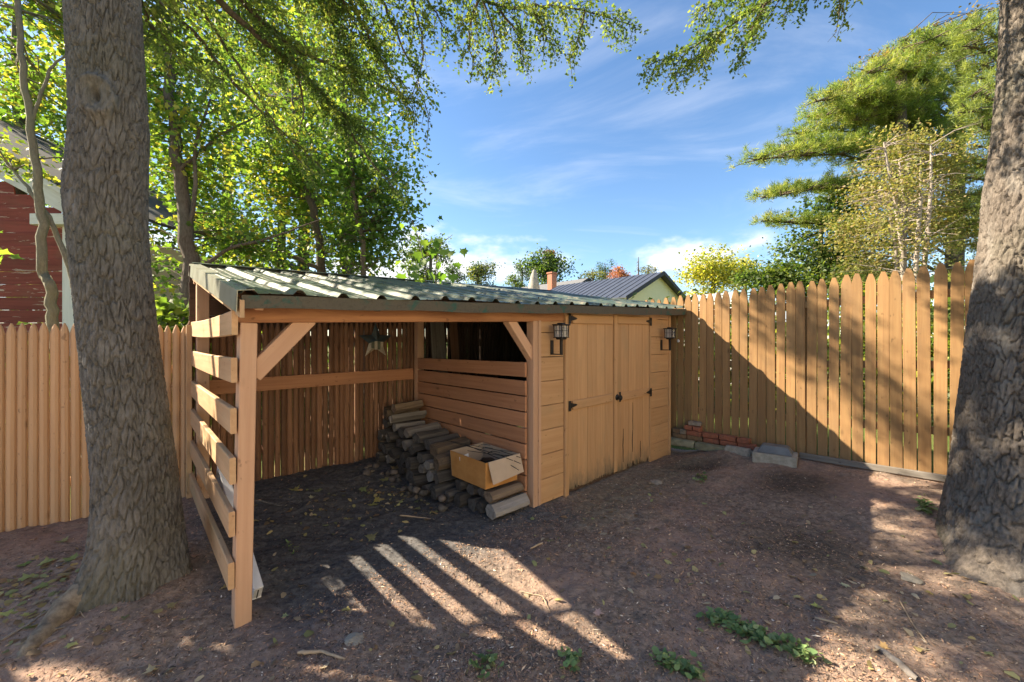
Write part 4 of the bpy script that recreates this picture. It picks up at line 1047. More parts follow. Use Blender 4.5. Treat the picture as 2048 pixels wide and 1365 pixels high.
# pale stones
for q, (a_, b_, s_, lab) in enumerate(((708, 1282, 0.045, 'crumbled whitish lime lump on the mulch in the foreground'), (1312, 966, 0.06, 'pale flat stone on the bare soil before the right door'), (1820, 1158, 0.05, 'pale flat stone in the sunlit mulch near the right tree'))):
    x, y = pxg(a_, b_)
    bm = bmesh.new(); bmesh.ops.create_icosphere(bm, subdivisions=3, radius=s_)
    for vt in bm.verts:
        vt.co *= 1 + 0.5*mnoise.noise(vt.co*22+Vector((q, 0, 0))) + (0.25*mnoise.noise(vt.co*90) if q == 0 else 0); vt.co.z *= 0.3
    me = bpy.data.meshes.new('stone'); bm.to_mesh(me); bm.free(); me.materials.append(mat_plain('pale_stone_%d' % q, (0.30, 0.27, 0.22), 0.9, 0.2, nscale=30, bump=0.4))
    o = meshobj('pale_stone', me, None, Matrix.Translation((x, y, gz(x, y)+s_*0.08))); tag(o, lab, 'stone')
# weeds
def weed(pts, n_l, spread, size, lab, seed):
    r = np.random.default_rng(seed); PX = np.array(pts, float)
    t = r.uniform(0, len(PX)-1, n_l); a_ = np.interp(t, np.arange(len(PX)), PX[:, 0]); b_ = np.interp(t, np.arange(len(PX)), PX[:, 1])
    base = np.array([pxg(x, y) for x, y in zip(a_ + r.normal(0, 6, n_l), b_ + r.normal(0, 5, n_l))])
    base += r.normal(0, spread*1.7, base.shape)
    zz_ = G(base[:, 0], base[:, 1]) + r.uniform(0.006, 0.045, n_l)
    th = r.uniform(0, 6.28, n_l); d_ = np.stack([np.cos(th), np.sin(th), r.normal(0.15, .3, n_l)], 1); d_ /= np.linalg.norm(d_, axis=1)[:, None]
    nn = np.stack([r.normal(0, .4, n_l), r.normal(0, .4, n_l), np.ones(n_l)], 1); nn -= d_*(nn*d_).sum(1)[:, None]; nn /= np.linalg.norm(nn, axis=1)[:, None]
    sz = 1.25*size*r.uniform(0.6, 1.4, n_l)
    Vw, Fw = quads_at(np.concatenate([base, zz_[:, None]], 1), d_, nn, sz, sz*0.7, -sz*0.10)
    cw = np.array([[0.15, 0.235, 0.085], [0.20, 0.28, 0.11], [0.11, 0.18, 0.07], [0.26, 0.31, 0.14]])[r.integers(0, 4, n_l)]*r.uniform(0.8, 1.2, (n_l, 1))
    root = empty('weed_patch', (base[:, 0].mean(), base[:, 1].mean(), float(zz_.mean())-0.02), lab, 'weed')
    org = np.array(WM[root.name].translation)
    meshobj('leaves', np_mesh('leaves', Vw-org, Fw, M_WEED, np.repeat(cw, 6, 0)), None, WM[root.name].copy(), root)
    ln = [([(bx, by, gz(bx, by)-0.004), (cx2-org[0]+org[0], cy2, cz2)], [0.0016, 0.001]) for (bx, by), (cx2, cy2, cz2) in zip(base[::3]+r.normal(0, .008, base[::3].shape), np.concatenate([base, zz_[:, None]], 1)[::3])]
    vs_, fs_ = tube_arrays(ln, 3); o_ = meshobj('stems', np_mesh('stems', vs_-org, fs_, M_WEED, np.tile(np.array([[0.12, 0.15, 0.06]]), (len(vs_), 1))), None, WM[root.name].copy(), root); o_['kind'] = 'stuff'
weed([(1415, 1245), (1450, 1242), (1490, 1265), (1530, 1280)], 190, 0.014, 0.026, 'larger creeping green weed patch on the mulch in the right foreground', 1)
weed([(1520, 1280), (1560, 1290), (1600, 1310), (1625, 1325)], 110, 0.014, 0.024, 'loose trailing green weed patch next to the larger weed patch', 2)
weed([(1310, 1325), (1350, 1335), (1400, 1355)], 90, 0.012, 0.026, 'creeping green weed at the bottom edge in front of the weed patches', 3)
weed([(1120, 1330), (1150, 1320), (1135, 1345)], 40, 0.01, 0.024, 'small green seedling beyond the tips of the sunlit stripes', 4)
weed([(950, 1330), (985, 1330), (960, 1355)], 40, 0.014, 0.022, 'small green seedling clump below the middle sunlit stripe', 5)
weed([(1395, 950), (1405, 960), (1408, 968)], 26, 0.008, 0.03, 'lone yellowish green seedling beside the dug hollow', 6)
weed([(1640, 908), (1665, 912), (1690, 916)], 90, 0.012, 0.035, 'bright green weeds behind the edging board at the fence foot', 7)
weed([(1840, 1005), (1850, 1020), (1862, 1030)], 60, 0.012, 0.03, 'small green weeds at the foot of the right tree', 8)
weed([(575, 1095), (585, 1105)], 14, 0.01, 0.02, 'tiny green seedling on the soil near the leaning tray', 9)
#@@PART4
# ================================================================== BIG TRUNKS
def big_trunk(ax, seed, mat, cell=(0.030, 0.115), depth=0.021, flare=None, knots=(), nth=300, dz=0.0095, ztop=7.5):
    """ax: rows (z, x, y, r); flare: list of (angle, strength, width)"""
    ax = np.array(ax, float)
    z = np.concatenate([np.arange(ax[0, 0], 4.3, dz), np.arange(4.3, ztop, 0.05)])
    x0 = np.interp(z, ax[:, 0], ax[:, 1]); y0 = np.interp(z, ax[:, 0], ax[:, 2]); r0 = np.interp(z, ax[:, 0], ax[:, 3])
    for arr in (x0, y0, r0):
        k = np.ones(15)/15; pad = np.pad(arr, 7, mode='edge'); arr[:] = np.convolve(pad, k, 'valid')
    th = np.linspace(0, 2*np.pi, nth, endpoint=False)
    TH, Zg = np.meshgrid(th, z); R0 = r0[:, None]
    # roots flare
    rad = R0 + 0*TH
    hb = np.clip(Zg-ax[0, 0], 0, None)
    for a_, s_, w_ in (flare or []):
        dth = np.angle(np.exp(1j*(TH-a_)))
        rad = rad + s_*np.exp(-(dth/w_)**2)*np.exp(-hb/0.20)
    rad = rad + 0.02*np.cos(3*TH+Zg*0.8+seed)*R0/0.2*0.35 + 0.03*R0*np.cos(2*TH-Zg*0.6+2*seed)
    Rm = 0.2
    ncell = int(round(2*np.pi*Rm/cell[0]))
    wx = TH/(2*np.pi)*ncell
    wxx = np.cos(TH)*1.0; wyy = np.sin(TH)*1.0
    warp = vnoise(wxx*4+10+Zg*2.2, wyy*4+10-Zg*1.3, seed) - 0.5
    warp2 = vnoise(wxx*9+5+Zg*7, wyy*9+9-Zg*5, seed+3) - 0.5
    X_ = wx + 0.8*warp + 0.8*warp2; Y_ = Zg/cell[1] + 0.9*warp2
    f1, f2 = worley(np.mod(X_, ncell), Y_, ncell, seed)
    plate = sstep(0.02, 0.17, f2-f1)*(0.75+0.25*vnoise(X_*0.9, Y_*0.9, seed+9))
    f1b, f2b = worley(np.mod(X_*2.0, ncell*2), Y_*2.6, ncell*2, seed+31)
    plate2 = sstep(0.02, 0.35, f2b-f1b)
    disp = depth*(plate-1) + depth*0.28*(plate2-1)*plate + 0.004*(vnoise(X_*6, Y_*8, seed+4)-0.5)
    fade = np.ones_like(TH)
    for (a_, zk, w_, h_, amp) in knots:
        dth = np.angle(np.exp(1j*(TH-a_)))*R0
        d_ = np.hypot(dth/w_, (Zg-zk)/h_)
        rad = rad + amp*np.exp(-(d_/1.15)**4)*0.8 + amp*0.55*np.exp(-((d_-1)/0.22)**2) - amp*1.5*np.exp(-((dth/(w_*0.28))**2+((Zg-zk)/(h_*0.42))**2))
        fade = fade*(1 - 0.75*np.exp(-(d_/0.95)**4))
    rad = rad + disp*fade
    V_ = np.stack([x0[:, None]+rad*np.cos(TH), y0[:, None]+rad*np.sin(TH), Zg], -1).reshape(-1, 3)
    n_ = len(z); i = np.arange(n_-1)[:, None]*nth; j = np.arange(nth)[None, :]; j2 = (j+1) % nth
    F_ = np.stack([i+j, i+j2, i+nth+j2, i+nth+j], -1).reshape(-1, 4)
    return V_, F_
# left tree
lt_base = (-2.25, 2.40, 0.12)
lt = empty('hemlock_tree', lt_base, 'tall tree with furrowed grey trunk standing left of the shed slats', 'tree')
knot_a = math.atan2(-2.36, 2.34) - 0.35
V_, F_ = big_trunk([(-0.05, -2.20, 2.38, 0.215), (0.35, -2.185, 2.38, 0.205), (0.69, -2.20, 2.38, 0.195), (1.45, -2.285, 2.37, 0.180), (2.05, -2.345, 2.37, 0.176), (2.32, -2.365, 2.37, 0.185), (2.75, -2.335, 2.37, 0.171), (3.5, -2.375, 2.37, 0.165), (7.5, -2.5, 2.4, 0.14)],
    4, M_BARK, flare=[(-2.05, 0.26, 0.42), (-0.75, 0.07, 0.4), (0.35, 0.13, 0.4), (2.3, 0.12, 0.5), (-2.9, 0.10, 0.4)], knots=[(knot_a, 2.84, 0.07, 0.10, 0.042)])
org = np.array(lt_base)
meshobj('trunk', np_mesh('trunk', V_-org, F_, M_BARK, smooth=True), None, WM[lt.name].copy(), lt)
# bare root running towards the lower left
rp = [(-2.28, 2.22), (-2.32, 2.12), (-2.30, 2.02), (-2.27, 1.93), (-2.25, 1.86)]
P_ = np.array([(x, y, gz(x, y)+o_) for (x, y), o_ in zip(rp, (0.03, 0.005, -0.012, -0.016, -0.035))])
t = np.linspace(0, 4, 30); P2 = np.stack([np.interp(t, np.arange(5), P_[:, i]) for i in range(3)], 1)
vs_, fs_ = tube_arrays([(P2, np.interp(t, np.arange(5), [0.095, 0.065, 0.05, 0.04, 0.025]))], 14)
rr_ = np.random.default_rng(3); vs_ += rr_.normal(0, 0.003, vs_.shape); vs_[:, 0] += 0.03*fbm(vs_[:, 1]*9, vs_[:, 2]*9, 61, 3); vs_[:, 2] += 0.035*fbm(vs_[:, 0]*14, vs_[:, 1]*14, 63, 3)
b = NB('bare_root'); n_ = b.noise(b.coord('Object', rnd=False), 22, 6, 0.7)
M_ROOT = b.done(b.bsdf(b.mix(b.rng(n_, 0.35, 0.65), (0.25, 0.205, 0.15), (0.13, 0.105, 0.08)), 0.9, 0.15, nrm=b.bump(n_, 0.5, 0.008)))
meshobj('root', np_mesh('root', vs_-org, fs_, M_ROOT, smooth=True), None, WM[lt.name].copy(), lt)
# right tree
rt_base = (3.5, 2.78, 0.22)
rt = empty('hemlock_tree', rt_base, 'thick brown tree with deeply furrowed trunk in front of the board fence', 'tree')
V_, F_ = big_trunk([(-0.1, 3.46, 2.78, 0.42), (0.15, 3.46, 2.78, 0.39), (0.5, 3.47, 2.78, 0.345), (0.8, 3.485, 2.78, 0.325), (1.5, 3.50, 2.76, 0.295), (2.2, 3.57, 2.75, 0.285), (2.55, 3.60, 2.75, 0.285), (2.85, 3.62, 2.75, 0.268), (3.4, 3.67, 2.75, 0.262), (3.9, 3.69, 2.75, 0.262), (7.5, 3.8, 2.75, 0.2)],
    12, M_BARK2, cell=(0.021, 0.125), depth=0.032, flare=[(3.55, 0.50, 0.5), (-2.2, 0.26, 0.5), (-1.0, 0.15, 0.4), (1.2, 0.15, 0.5)], knots=[(3.75, 2.30, 0.10, 0.10, 0.02)], nth=330)
org = np.array(rt_base)
meshobj('trunk', np_mesh('trunk', V_-org, F_, M_BARK2, smooth=True), None, WM[rt.name].copy(), rt)

# ================================================================== FOLIAGE TOOLS
MAP_OUT = np.array([(0, 0)] + [(0.0, 0.0), (0.30, -0.08), (0.32, 0.12), (0.55, 0.28), (0.30, 0.40), (0.16, 0.50), (0.0, 0.88), (-0.16, 0.50), (-0.30, 0.40), (-0.55, 0.28), (-0.32, 0.12), (-0.30, -0.08)])
MAP_OUT[0] = (0, 0.25)
MAP_T = np.array([(0, i, i+1) for i in range(1, 12)] + [(0, 12, 1)])
KITE = np.array([(0, 0), (0.34, 0.38), (0, 1.0), (-0.34, 0.38)]); KITE_T = np.array([(0, 1, 2), (0, 2, 3)])
def leaves_mesh(name, P, S, D, Nn, col, mat, tmpl='kite', fold=0.18):
    T, TT = (MAP_OUT, MAP_T) if tmpl == 'maple' else (KITE, KITE_T)
    D = D/(np.linalg.norm(D, axis=1)[:, None]+1e-9)
    Nn = Nn - D*(Nn*D).sum(1)[:, None]; Nn = Nn/(np.linalg.norm(Nn, axis=1)[:, None]+1e-9)
    Sd = np.cross(D, Nn)
    k = len(T); n = len(P)
    V = P[:, None, :] + S[:, None, None]*(T[None, :, :1]*Sd[:, None, :] + T[None, :, 1:2]*D[:, None, :] + (np.abs(T[None, :, :1])*fold - 0.12*T[None, :, 1:2]**2)*Nn[:, None, :])
    F = (np.arange(n)[:, None, None]*k + TT[None]).reshape(-1, 3)
    return np_mesh(name, V.reshape(-1, 3), F, mat, np.repeat(col, k, 0))
def in_blobs(r, blobs, n, shell=0.45):
    w = np.array([b_[3]*b_[4]*b_[5] if len(b_) < 7 else b_[6] for b_ in blobs]); w = w/w.sum()
    k = r.choice(len(blobs), n, p=w); B = np.array([b_[:6] for b_ in blobs])[k]
    d = r.normal(0, 1, (n, 3)); d /= np.linalg.norm(d, axis=1)[:, None]
    q = r.random(n)**shell
    return B[:, :3] + d*q[:, None]*B[:, 3:6], k
def branchy(r, starts, P, rad, step=3):
    """curved twigs from the nearest start node (below) to each clump centre"""
    S_ = np.asarray(starts); out = []
    for p in P:
        dd = np.linalg.norm(S_[:, :3]-p, axis=1) + np.maximum(0, S_[:, 2]-p[2]+0.1)*0.8
        s = S_[dd.argmin()]
        mid = (s[:3]+p)/2 + np.array([0, 0, 0.06*np.linalg.norm(p-s[:3])]) + r.normal(0, 0.05*np.linalg.norm(p-s[:3])+1e-3, 3)
        r0 = min(s[3] if len(s) > 3 else rad, rad)
        out.append((np.array([s[:3], s[:3]*0.55+mid*0.45, mid, p]), np.array([r0, r0*0.75, r0*0.55, r0*0.25])))
    return out
def foliage_tree(name, label, base, stems, blobs, n_clump, per, size, pal, mat, seed, tmpl='kite', sig=0.22, flat=0.45, bark=None, group=None, cat='tree', up=1.0, twig=0.012, gate=None, droop=0.0, n_twig=140, shell=0.45):
    """stems: list of (pts, radii). Clumps of leaves fill ellipsoid blobs; twigs tie them to the stems."""
    r = np.random.default_rng(seed)
    root = empty(name, base, label, cat, group); org = np.array(base, float); Mw = WM[root.name].copy()
    sm = []
    for pts, rad in stems:
        pts = np.array(pts, float); n_ = max(8, 5*len(pts)); t = np.linspace(0, len(pts)-1, n_)
        P2 = np.stack([np.interp(t, np.arange(len(pts)), pts[:, i]) for i in range(3)], 1); rd = np.interp(t, np.arange(len(pts)), rad)
        P2[1:-1] += r.normal(0, 0.25, (n_-2, 3))*rd[1:-1, None]
        sm.append((P2, rd))
    for q, s in enumerate(sm):
        vs_, fs_ = tube_arrays([s], 8)
        meshobj('trunk' if q == 0 else 'limb', np_mesh('stem', vs_-org, fs_, bark or M_TWIG, smooth=True), None, Mw, root)
    cen, kb = in_blobs(r, blobs, n_clump, shell)
    if gate is not None: kp = gate(cen, r); cen, kb = cen[kp], kb[kp]
    nodes = np.concatenate([np.concatenate([s[0], s[1][:, None]], 1) for s in sm])
    tw = branchy(r, nodes, cen[r.permutation(len(cen))[:n_twig]], twig)
    if tw:
        vs_, fs_ = tube_arrays(tw, 4)
        o_ = meshobj('branches', np_mesh('branches', vs_-org, fs_, bark or M_TWIG), None, Mw, root); o_['kind'] = 'stuff'
    pcl = np.array(pal)
    cb_ = r.integers(0, len(pcl), len(cen))
    P = np.repeat(cen, per, 0) + r.normal(0, 1, (len(cen)*per, 3))*np.array([sig, sig, sig*flat])
    n = len(P)
    if droop: P[:, 2] -= droop*np.hypot(P[:, 0]-np.repeat(cen, per, 0)[:, 0], P[:, 1]-np.repeat(cen, per, 0)[:, 1])
    D = r.normal(0, 1, (n, 3)); D[:, 2] = D[:, 2]*0.5 - 0.35
    Nn = r.normal(0, 0.75, (n, 3)); Nn[:, 2] += up
    ci = np.where(r.random(n) < 0.65, np.repeat(cb_, per), r.integers(0, len(pcl), n))
    col = pcl[ci]*r.uniform(0.75, 1.25, (n, 1))
    S = size*r.uniform(0.6, 1.25, n)
    o_ = meshobj('crown', leaves_mesh('crown', P-org, S, D, Nn, col, mat, tmpl), None, Mw, root); o_['kind'] = 'stuff'
    return root
def px3(px_, py_, Y):
    """world point seen at a pixel at depth Y"""
    return ((px_-1024)/813.0*Y, Y, CAMH + (682.5-py_)/813.0*Y)

def sun_gaps(P, r=None, frac=0.46):
    """True where foliage stays, False in gaps shaped to let sunlight through the crowns"""
    P = np.atleast_2d(P); u_, v_ = uv_of(P[:, 0], P[:, 1])
    c_, w_ = v_ + 1.45*u_, P[:, 2] + 1.29*u_
    frac_ = np.where(((w_ - 1.29*5.08) - (1.9 + 0.89*(c_ - 1.45*5.08+0.15)) > 0.45) & (c_ > 3.6), frac+0.20, frac)
    nz = 0.7*vnoise(c_*1.05+3.1, w_*1.5+7.7, 151) + 0.3*vnoise(c_*2.6, w_*3.4, 155)
    vf = c_ - 1.45*5.08; s_ = (w_ - 1.29*5.08) - (1.9 + 0.89*(vf+0.15))
    gap = (nz > frac_) | ((vf > -2.7) & (vf < 0.4) & (s_ > -0.35) & (s_ < 0.50)) | ((c_ > 0.25) & (c_ < 1.75) & (w_ > 0.8) & (w_ < 2.1))  # openings cut along the sun direction to light fence, roof and slats
    return ~gap
# ---- hemlock-like feathery limbs
def hemlock(parent, base, limbs, seed, name_l='limb', dens=1.0, leaf=0.038, pal=None, name_f='crown', gaps=False):
    r = np.random.default_rng(seed); org = np.array(base, float); Mw = WM[parent.name].copy()
    pal = np.array(pal or [(0.085, 0.145, 0.045), (0.12, 0.185, 0.05), (0.165, 0.235, 0.06), (0.23, 0.28, 0.075), (0.105, 0.16, 0.065)])
    LP, LS, LD, LN, LCc = [], [], [], [], []; tw = []
    for pts, r0, r1, blen, droop in limbs:
        pts = np.array(pts, float); seg = np.linalg.norm(np.diff(pts, axis=0), axis=1); cum = np.concatenate([[0], np.cumsum(seg)]); L = cum[-1]
        n_ = max(8, int(L/0.08)); t = np.linspace(0, L, n_)
        P2 = np.stack([np.interp(t, cum, pts[:, i]) for i in range(3)], 1)
        kk = np.ones(5)/5
        for i in range(3): P2[2:-2, i] = np.convolve(P2[:, i], kk, 'valid')
        P2[1:-1] += r.normal(0, 0.008, (n_-2, 3))
        vs_, fs_ = tube_arrays([(P2, np.linspace(r0*1.5, r1, n_))], 7)
        meshobj(name_l, np_mesh(name_l, vs_-org, fs_, M_TWIG, smooth=True), None, Mw, parent)
        nb = int(L/0.055*dens)
        for q in range(nb):
            s = L*(0.12+0.88*(q+r.random())/nb); p = np.array([np.interp(s, t, P2[:, i]) for i in range(3)])
            i0 = min(n_-2, int(s/L*(n_-1))); d0 = P2[i0+1]-P2[i0]; d0 /= np.linalg.norm(d0)+1e-9
            side = np.cross(d0, [0, 0, 1.0]); side /= np.linalg.norm(side)+1e-9
            if gaps and pts[:, 0].max() < -0.55 and not sun_gaps(p, frac=0.50)[0] and r.random() < 0.7: continue
            sgn = 1 if q % 2 else -1
            bd = d0*r.uniform(0.3, 0.9) + side*sgn*r.uniform(0.5, 1.1) + np.array([0, 0, r.uniform(-0.45, 0.25)-droop*0.3]); bd /= np.linalg.norm(bd)
            bl = blen*r.uniform(0.45, 1.15)*(1-0.45*s/L)
            m = max(4, int(bl/0.035)); ts = np.linspace(0, 1, m)
            curve = p + bd*bl*ts[:, None] + np.array([0, 0, -1])*(0.7*droop*bl*ts**2)[:, None] + np.cumsum(r.normal(0, 0.004, (m, 3)), 0)
            tw.append((curve[::max(1, m//4)], np.linspace(0.005, 0.0016, len(curve[::max(1, m//4)]))))
            bcol = pal[r.integers(0, len(pal))]
            side2 = np.cross(bd, [0, 0, 1.0]); side2 /= np.linalg.norm(side2)+1e-9
            for w in range(1, m):
                for sg in (-1, 1):
                    if r.random() < 0.12: continue
                    sl = 0.11*r.uniform(0.4, 1.2)*(1-0.55*ts[w])
                    sd = bd*0.5 + side2*sg*0.7 + r.normal(0, 0.45, 3) + np.array([0, 0, r.uniform(-0.8, 0.1)]); sd /= np.linalg.norm(sd)
                    kl = max(2, int(sl/0.016)); tt = (np.arange(kl)+0.7)/kl
                    pp = curve[w] + sd*sl*tt[:, None] + np.array([0, 0, -1])*(0.25*sl*tt**2)[:, None]
                    dd = sd*0.8 + r.normal(0, 0.75, (kl, 3)); pp = pp + r.normal(0, 0.010, (kl, 3)) 
                    LP.append(pp); LD.append(dd); LN.append(np.array([0, 0, 1.0]) + r.normal(0, 0.5, (kl, 3))); LS.append(leaf*r.uniform(0.7, 1.3, kl))
                    LCc.append(bcol*r.uniform(0.7, 1.3, (kl, 1)))
    vs_, fs_ = tube_arrays([x for x in tw if len(x[0]) > 1], 3)
    o_ = meshobj('branchlets', np_mesh('branchlets', vs_-org, fs_, M_TWIG), None, Mw, parent); o_['kind'] = 'stuff'
    o_ = meshobj(name_f, leaves_mesh(name_f, np.concatenate(LP)-org, np.concatenate(LS), np.concatenate(LD), np.concatenate(LN), np.concatenate(LCc), M_NEEDLE), None, Mw, parent); o_['kind'] = 'stuff'
    return sum(len(x) for x in LP)
A = lambda *l: [px3(*p) for p in l]
T1 = (-2.45, 2.40, 5.6); T2 = (-2.48, 2.4, 6.6)
nleaf = hemlock(lt, lt_base, [
    ([(-2.40, 2.45, 5.0)] + A((430, 0, 3.6), (520, 75, 4.0), (610, 150, 4.4), (690, 245, 4.8), (745, 330, 5.0), (800, 385, 5.1)), 0.030, 0.006, 0.55, 0.25),
    ([(-2.42, 2.5, 5.2)] + A((480, 5, 3.8), (560, 80, 4.1), (625, 120, 4.3), (700, 140, 4.6), (800, 190, 4.9)), 0.028, 0.006, 0.6, 0.25),
    ([(-2.40, 2.5, 4.6)] + A((340, 20, 3.5), (400, 80, 3.9), (470, 170, 4.3), (560, 260, 4.6), (640, 330, 4.8)), 0.022, 0.005, 0.55, 0.25),
    ([(-2.36, 2.5, 4.0)] + A((290, 40, 3.2), (320, 80, 3.5), (380, 140, 3.9), (450, 160, 4.2)), 0.016, 0.005, 0.5, 0.2),
    ([T1] + A((700, -120, 3.9), (760, -10, 4.2), (800, 80, 4.4), (840, 170, 4.5), (860, 240, 4.6)), 0.022, 0.004, 0.45, 0.35),
    ([T1, px3(640, -180, 3.6)] + A((830, -40, 4.0), (960, -10, 4.3), (1000, 20, 4.4), (1080, 10, 4.5), (1170, 20, 4.6), (1260, 50, 4.7)), 0.026, 0.005, 0.55, 0.35),
    ([px3(960, -10, 4.3)] + A((985, 50, 4.35), (1000, 110, 4.4), (975, 160, 4.45)), 0.010, 0.003, 0.34, 0.45),
    ([px3(1060, 10, 4.4)] + A((1090, 60, 4.5), (1110, 110, 4.55)), 0.010, 0.003, 0.34, 0.45),
    ([T1, px3(560, -160, 3.5)] + A((650, -60, 3.9), (700, 30, 4.2), (730, 90, 4.4)), 0.02, 0.004, 0.6, 0.3),
    ([px3(580, 100, 4.2)] + A((610, 190, 4.5), (600, 270, 4.7)), 0.012, 0.004, 0.5, 0.4),
    ([(-2.45, 2.6, 6.0), px3(620, -150, 3.6)] + A((690, -20, 4.1), (740, 80, 4.4), (790, 170, 4.6), (830, 230, 4.7)), 0.024, 0.005, 0.75, 0.3),
    ([(-2.45, 2.6, 6.4), px3(560, -220, 3.6)] + A((620, -60, 4.1), (670, 60, 4.4), (720, 190, 4.6)), 0.024, 0.005, 0.75, 0.3),
    ([(-2.42, 2.6, 5.4), px3(420, -90, 3.7)] + A((500, 20, 4.2), (580, 130, 4.5), (650, 200, 4.6), (730, 260, 4.7), (790, 300, 4.75)), 0.02, 0.004, 0.7, 0.3),
    ([(-2.42, 2.6, 5.0), px3(350, -60, 3.6)] + A((430, 60, 4.1), (500, 170, 4.4), (570, 280, 4.6), (620, 350, 4.7)), 0.02, 0.004, 0.65, 0.3),
    ([(-2.42, 2.6, 6.2), px3(700, -200, 3.6)] + A((800, -60, 4.1), (840, 40, 4.3), (850, 130, 4.4), (820, 200, 4.5)), 0.02, 0.004, 0.5, 0.35),
    ([px3(1000, 20, 4.4)] + A((1040, 70, 4.5), (1050, 130, 4.5)), 0.010, 0.003, 0.36, 0.45),
    ([px3(960, -10, 4.3)] + A((930, 70, 4.3), (950, 140, 4.4)), 0.010, 0.003, 0.34, 0.45),
    ([px3(1170, 20, 4.6)] + A((1160, 70, 4.6), (1140, 120, 4.65)), 0.010, 0.003, 0.34, 0.45),
    ([px3(830, -40, 4.0)] + A((880, 40, 4.3), (900, 80, 4.4)), 0.010, 0.003, 0.34, 0.4),
], 21, dens=1.45, gaps=True)
nleaf += hemlock(rt, rt_base, [
    ([(3.5, 2.9, 5.2), px3(1800, -180, 3.6)] + A((1640, -60, 3.9), (1540, 0, 4.1), (1460, 50, 4.2), (1380, 100, 4.3), (1300, 130, 4.35)), 0.024, 0.005, 0.50, 0.30),
    ([px3(1600, -40, 4.0)] + A((1520, -30, 4.3), (1430, 0, 4.5), (1400, 30, 4.6)), 0.014, 0.004, 0.45, 0.35),
    ([px3(1540, 0, 4.1)] + A((1500, 60, 4.1), (1480, 120, 4.15)), 0.010, 0.003, 0.30, 0.45),
    ([px3(1460, 50, 4.2)] + A((1400, 110, 4.3), (1345, 155, 4.35)), 0.010, 0.003, 0.32, 0.40),
    ([px3(1700, -60, 3.9)] + A((1680, -20, 3.9), (1690, 30, 3.95)), 0.006, 0.002, 0.25, 0.3),
    ([(3.5, 2.85, 5.0), (2.8, 3.0, 5.15), (2.0, 3.15, 5.1), (1.3, 3.3, 4.95), (0.7, 3.4, 4.75)], 0.03, 0.006, 0.7, 0.15),  # this bough and the next: out of view, added to shade the trunk
    ([(3.5, 2.75, 5.5), (2.7, 2.7, 5.7), (1.9, 2.7, 5.6), (1.2, 2.75, 5.4)], 0.03, 0.006, 0.7, 0.15),
], 33, dens=1.5)
o_ = tube_arrays([(np.array(A((1680, -10, 3.9), (1678, 30, 3.9), (1672, 65, 3.9), (1655, 85, 3.9))), np.array([0.005, 0.004, 0.003, 0.001]))], 5)
meshobj('limb', np_mesh('limb', o_[0]-np.array(rt_base), o_[1], M_TWIG), None, WM[rt.name].copy(), rt)
print('hemlock leaves', nleaf)

# ---- maples and saplings beyond the fences
MAPLE = [(0.13, 0.215, 0.045), (0.17, 0.26, 0.05), (0.22, 0.30, 0.06), (0.28, 0.335, 0.07), (0.095, 0.16, 0.04), (0.15, 0.235, 0.05), (0.11, 0.18, 0.04)]
MAPLEY = MAPLE + [(0.36, 0.34, 0.07), (0.34, 0.29, 0.07)]
MAPG = [(0.065, 0.125, 0.03), (0.09, 0.16, 0.038), (0.12, 0.20, 0.045), (0.16, 0.24, 0.05)]
gl = lambda x, y: float(G(np.array([x]), np.array([y]), False)[0])
b0 = px3(378, 640, 5.3)
foliage_tree('maple_tree', 'maple with dark slender trunk right behind the end of the tan fence', (b0[0], b0[1], 0.05),
    [([(b0[0], b0[1], 0.0), px3(376, 520, 5.3), px3(360, 360, 5.3), px3(345, 230, 5.35), px3(330, 60, 5.4), px3(310, -200, 5.5)], [0.10, 0.09, 0.075, 0.06, 0.05, 0.03]),
     ([px3(374, 500, 5.3), px3(392, 380, 5.3), px3(388, 300, 5.3), px3(420, 200, 5.4)], [0.03, 0.025, 0.02, 0.012]),
     ([px3(376, 560, 5.3), px3(450, 500, 5.4), px3(560, 470, 5.6), px3(640, 440, 5.8)], [0.03, 0.022, 0.015, 0.008]),
     ([px3(360, 340, 5.3), px3(440, 270, 5.5), px3(520, 230, 5.7)], [0.025, 0.02, 0.01])],
    [(*px3(420, 300, 5.9), 1.0, 0.8, 1.0), (*px3(330, 100, 5.8), 1.1, 0.8, 1.1), (*px3(480, 480, 6.0), 1.0, 0.6, 0.45), (*px3(350, 500, 5.8), 0.5, 0.4, 0.7), (*px3(470, 20, 6.2), 1.0, 0.7, 0.8)],
    950, 26, 0.080, MAPLEY, M_LEAF, 41, 'maple', 0.18, 0.42, bark=M_TWIG, gate=sun_gaps)
b0 = px3(640, 640, 7.2)
foliage_tree('maple_tree', 'maple with thin leaning trunk behind the middle of the shed roof', (b0[0], b0[1], 0.05),
    [([(b0[0], b0[1], 0.0), px3(642, 500, 7.2), px3(620, 400, 7.2), px3(600, 330, 7.2), px3(585, 200, 7.3)], [0.09, 0.075, 0.065, 0.05, 0.02]),
     ([px3(640, 520, 7.2), px3(690, 470, 7.2), px3(760, 440, 7.3)], [0.03, 0.02, 0.01]),
     ([px3(642, 540, 7.2), px3(560, 500, 7.1), px3(480, 520, 7.0)], [0.04, 0.03, 0.012])],
    [(*px3(600, 330, 7.6), 1.5, 0.9, 1.2), (*px3(690, 490, 7.4), 1.1, 0.6, 0.6), (*px3(500, 540, 7.2), 1.3, 0.6, 0.45), (*px3(560, 190, 8.6), 1.2, 0.8, 0.9)],
    640, 26, 0.085, MAPLEY, M_LEAF, 42, 'maple', 0.22, 0.45, gate=sun_gaps)
b0 = px3(735, 640, 6.6)
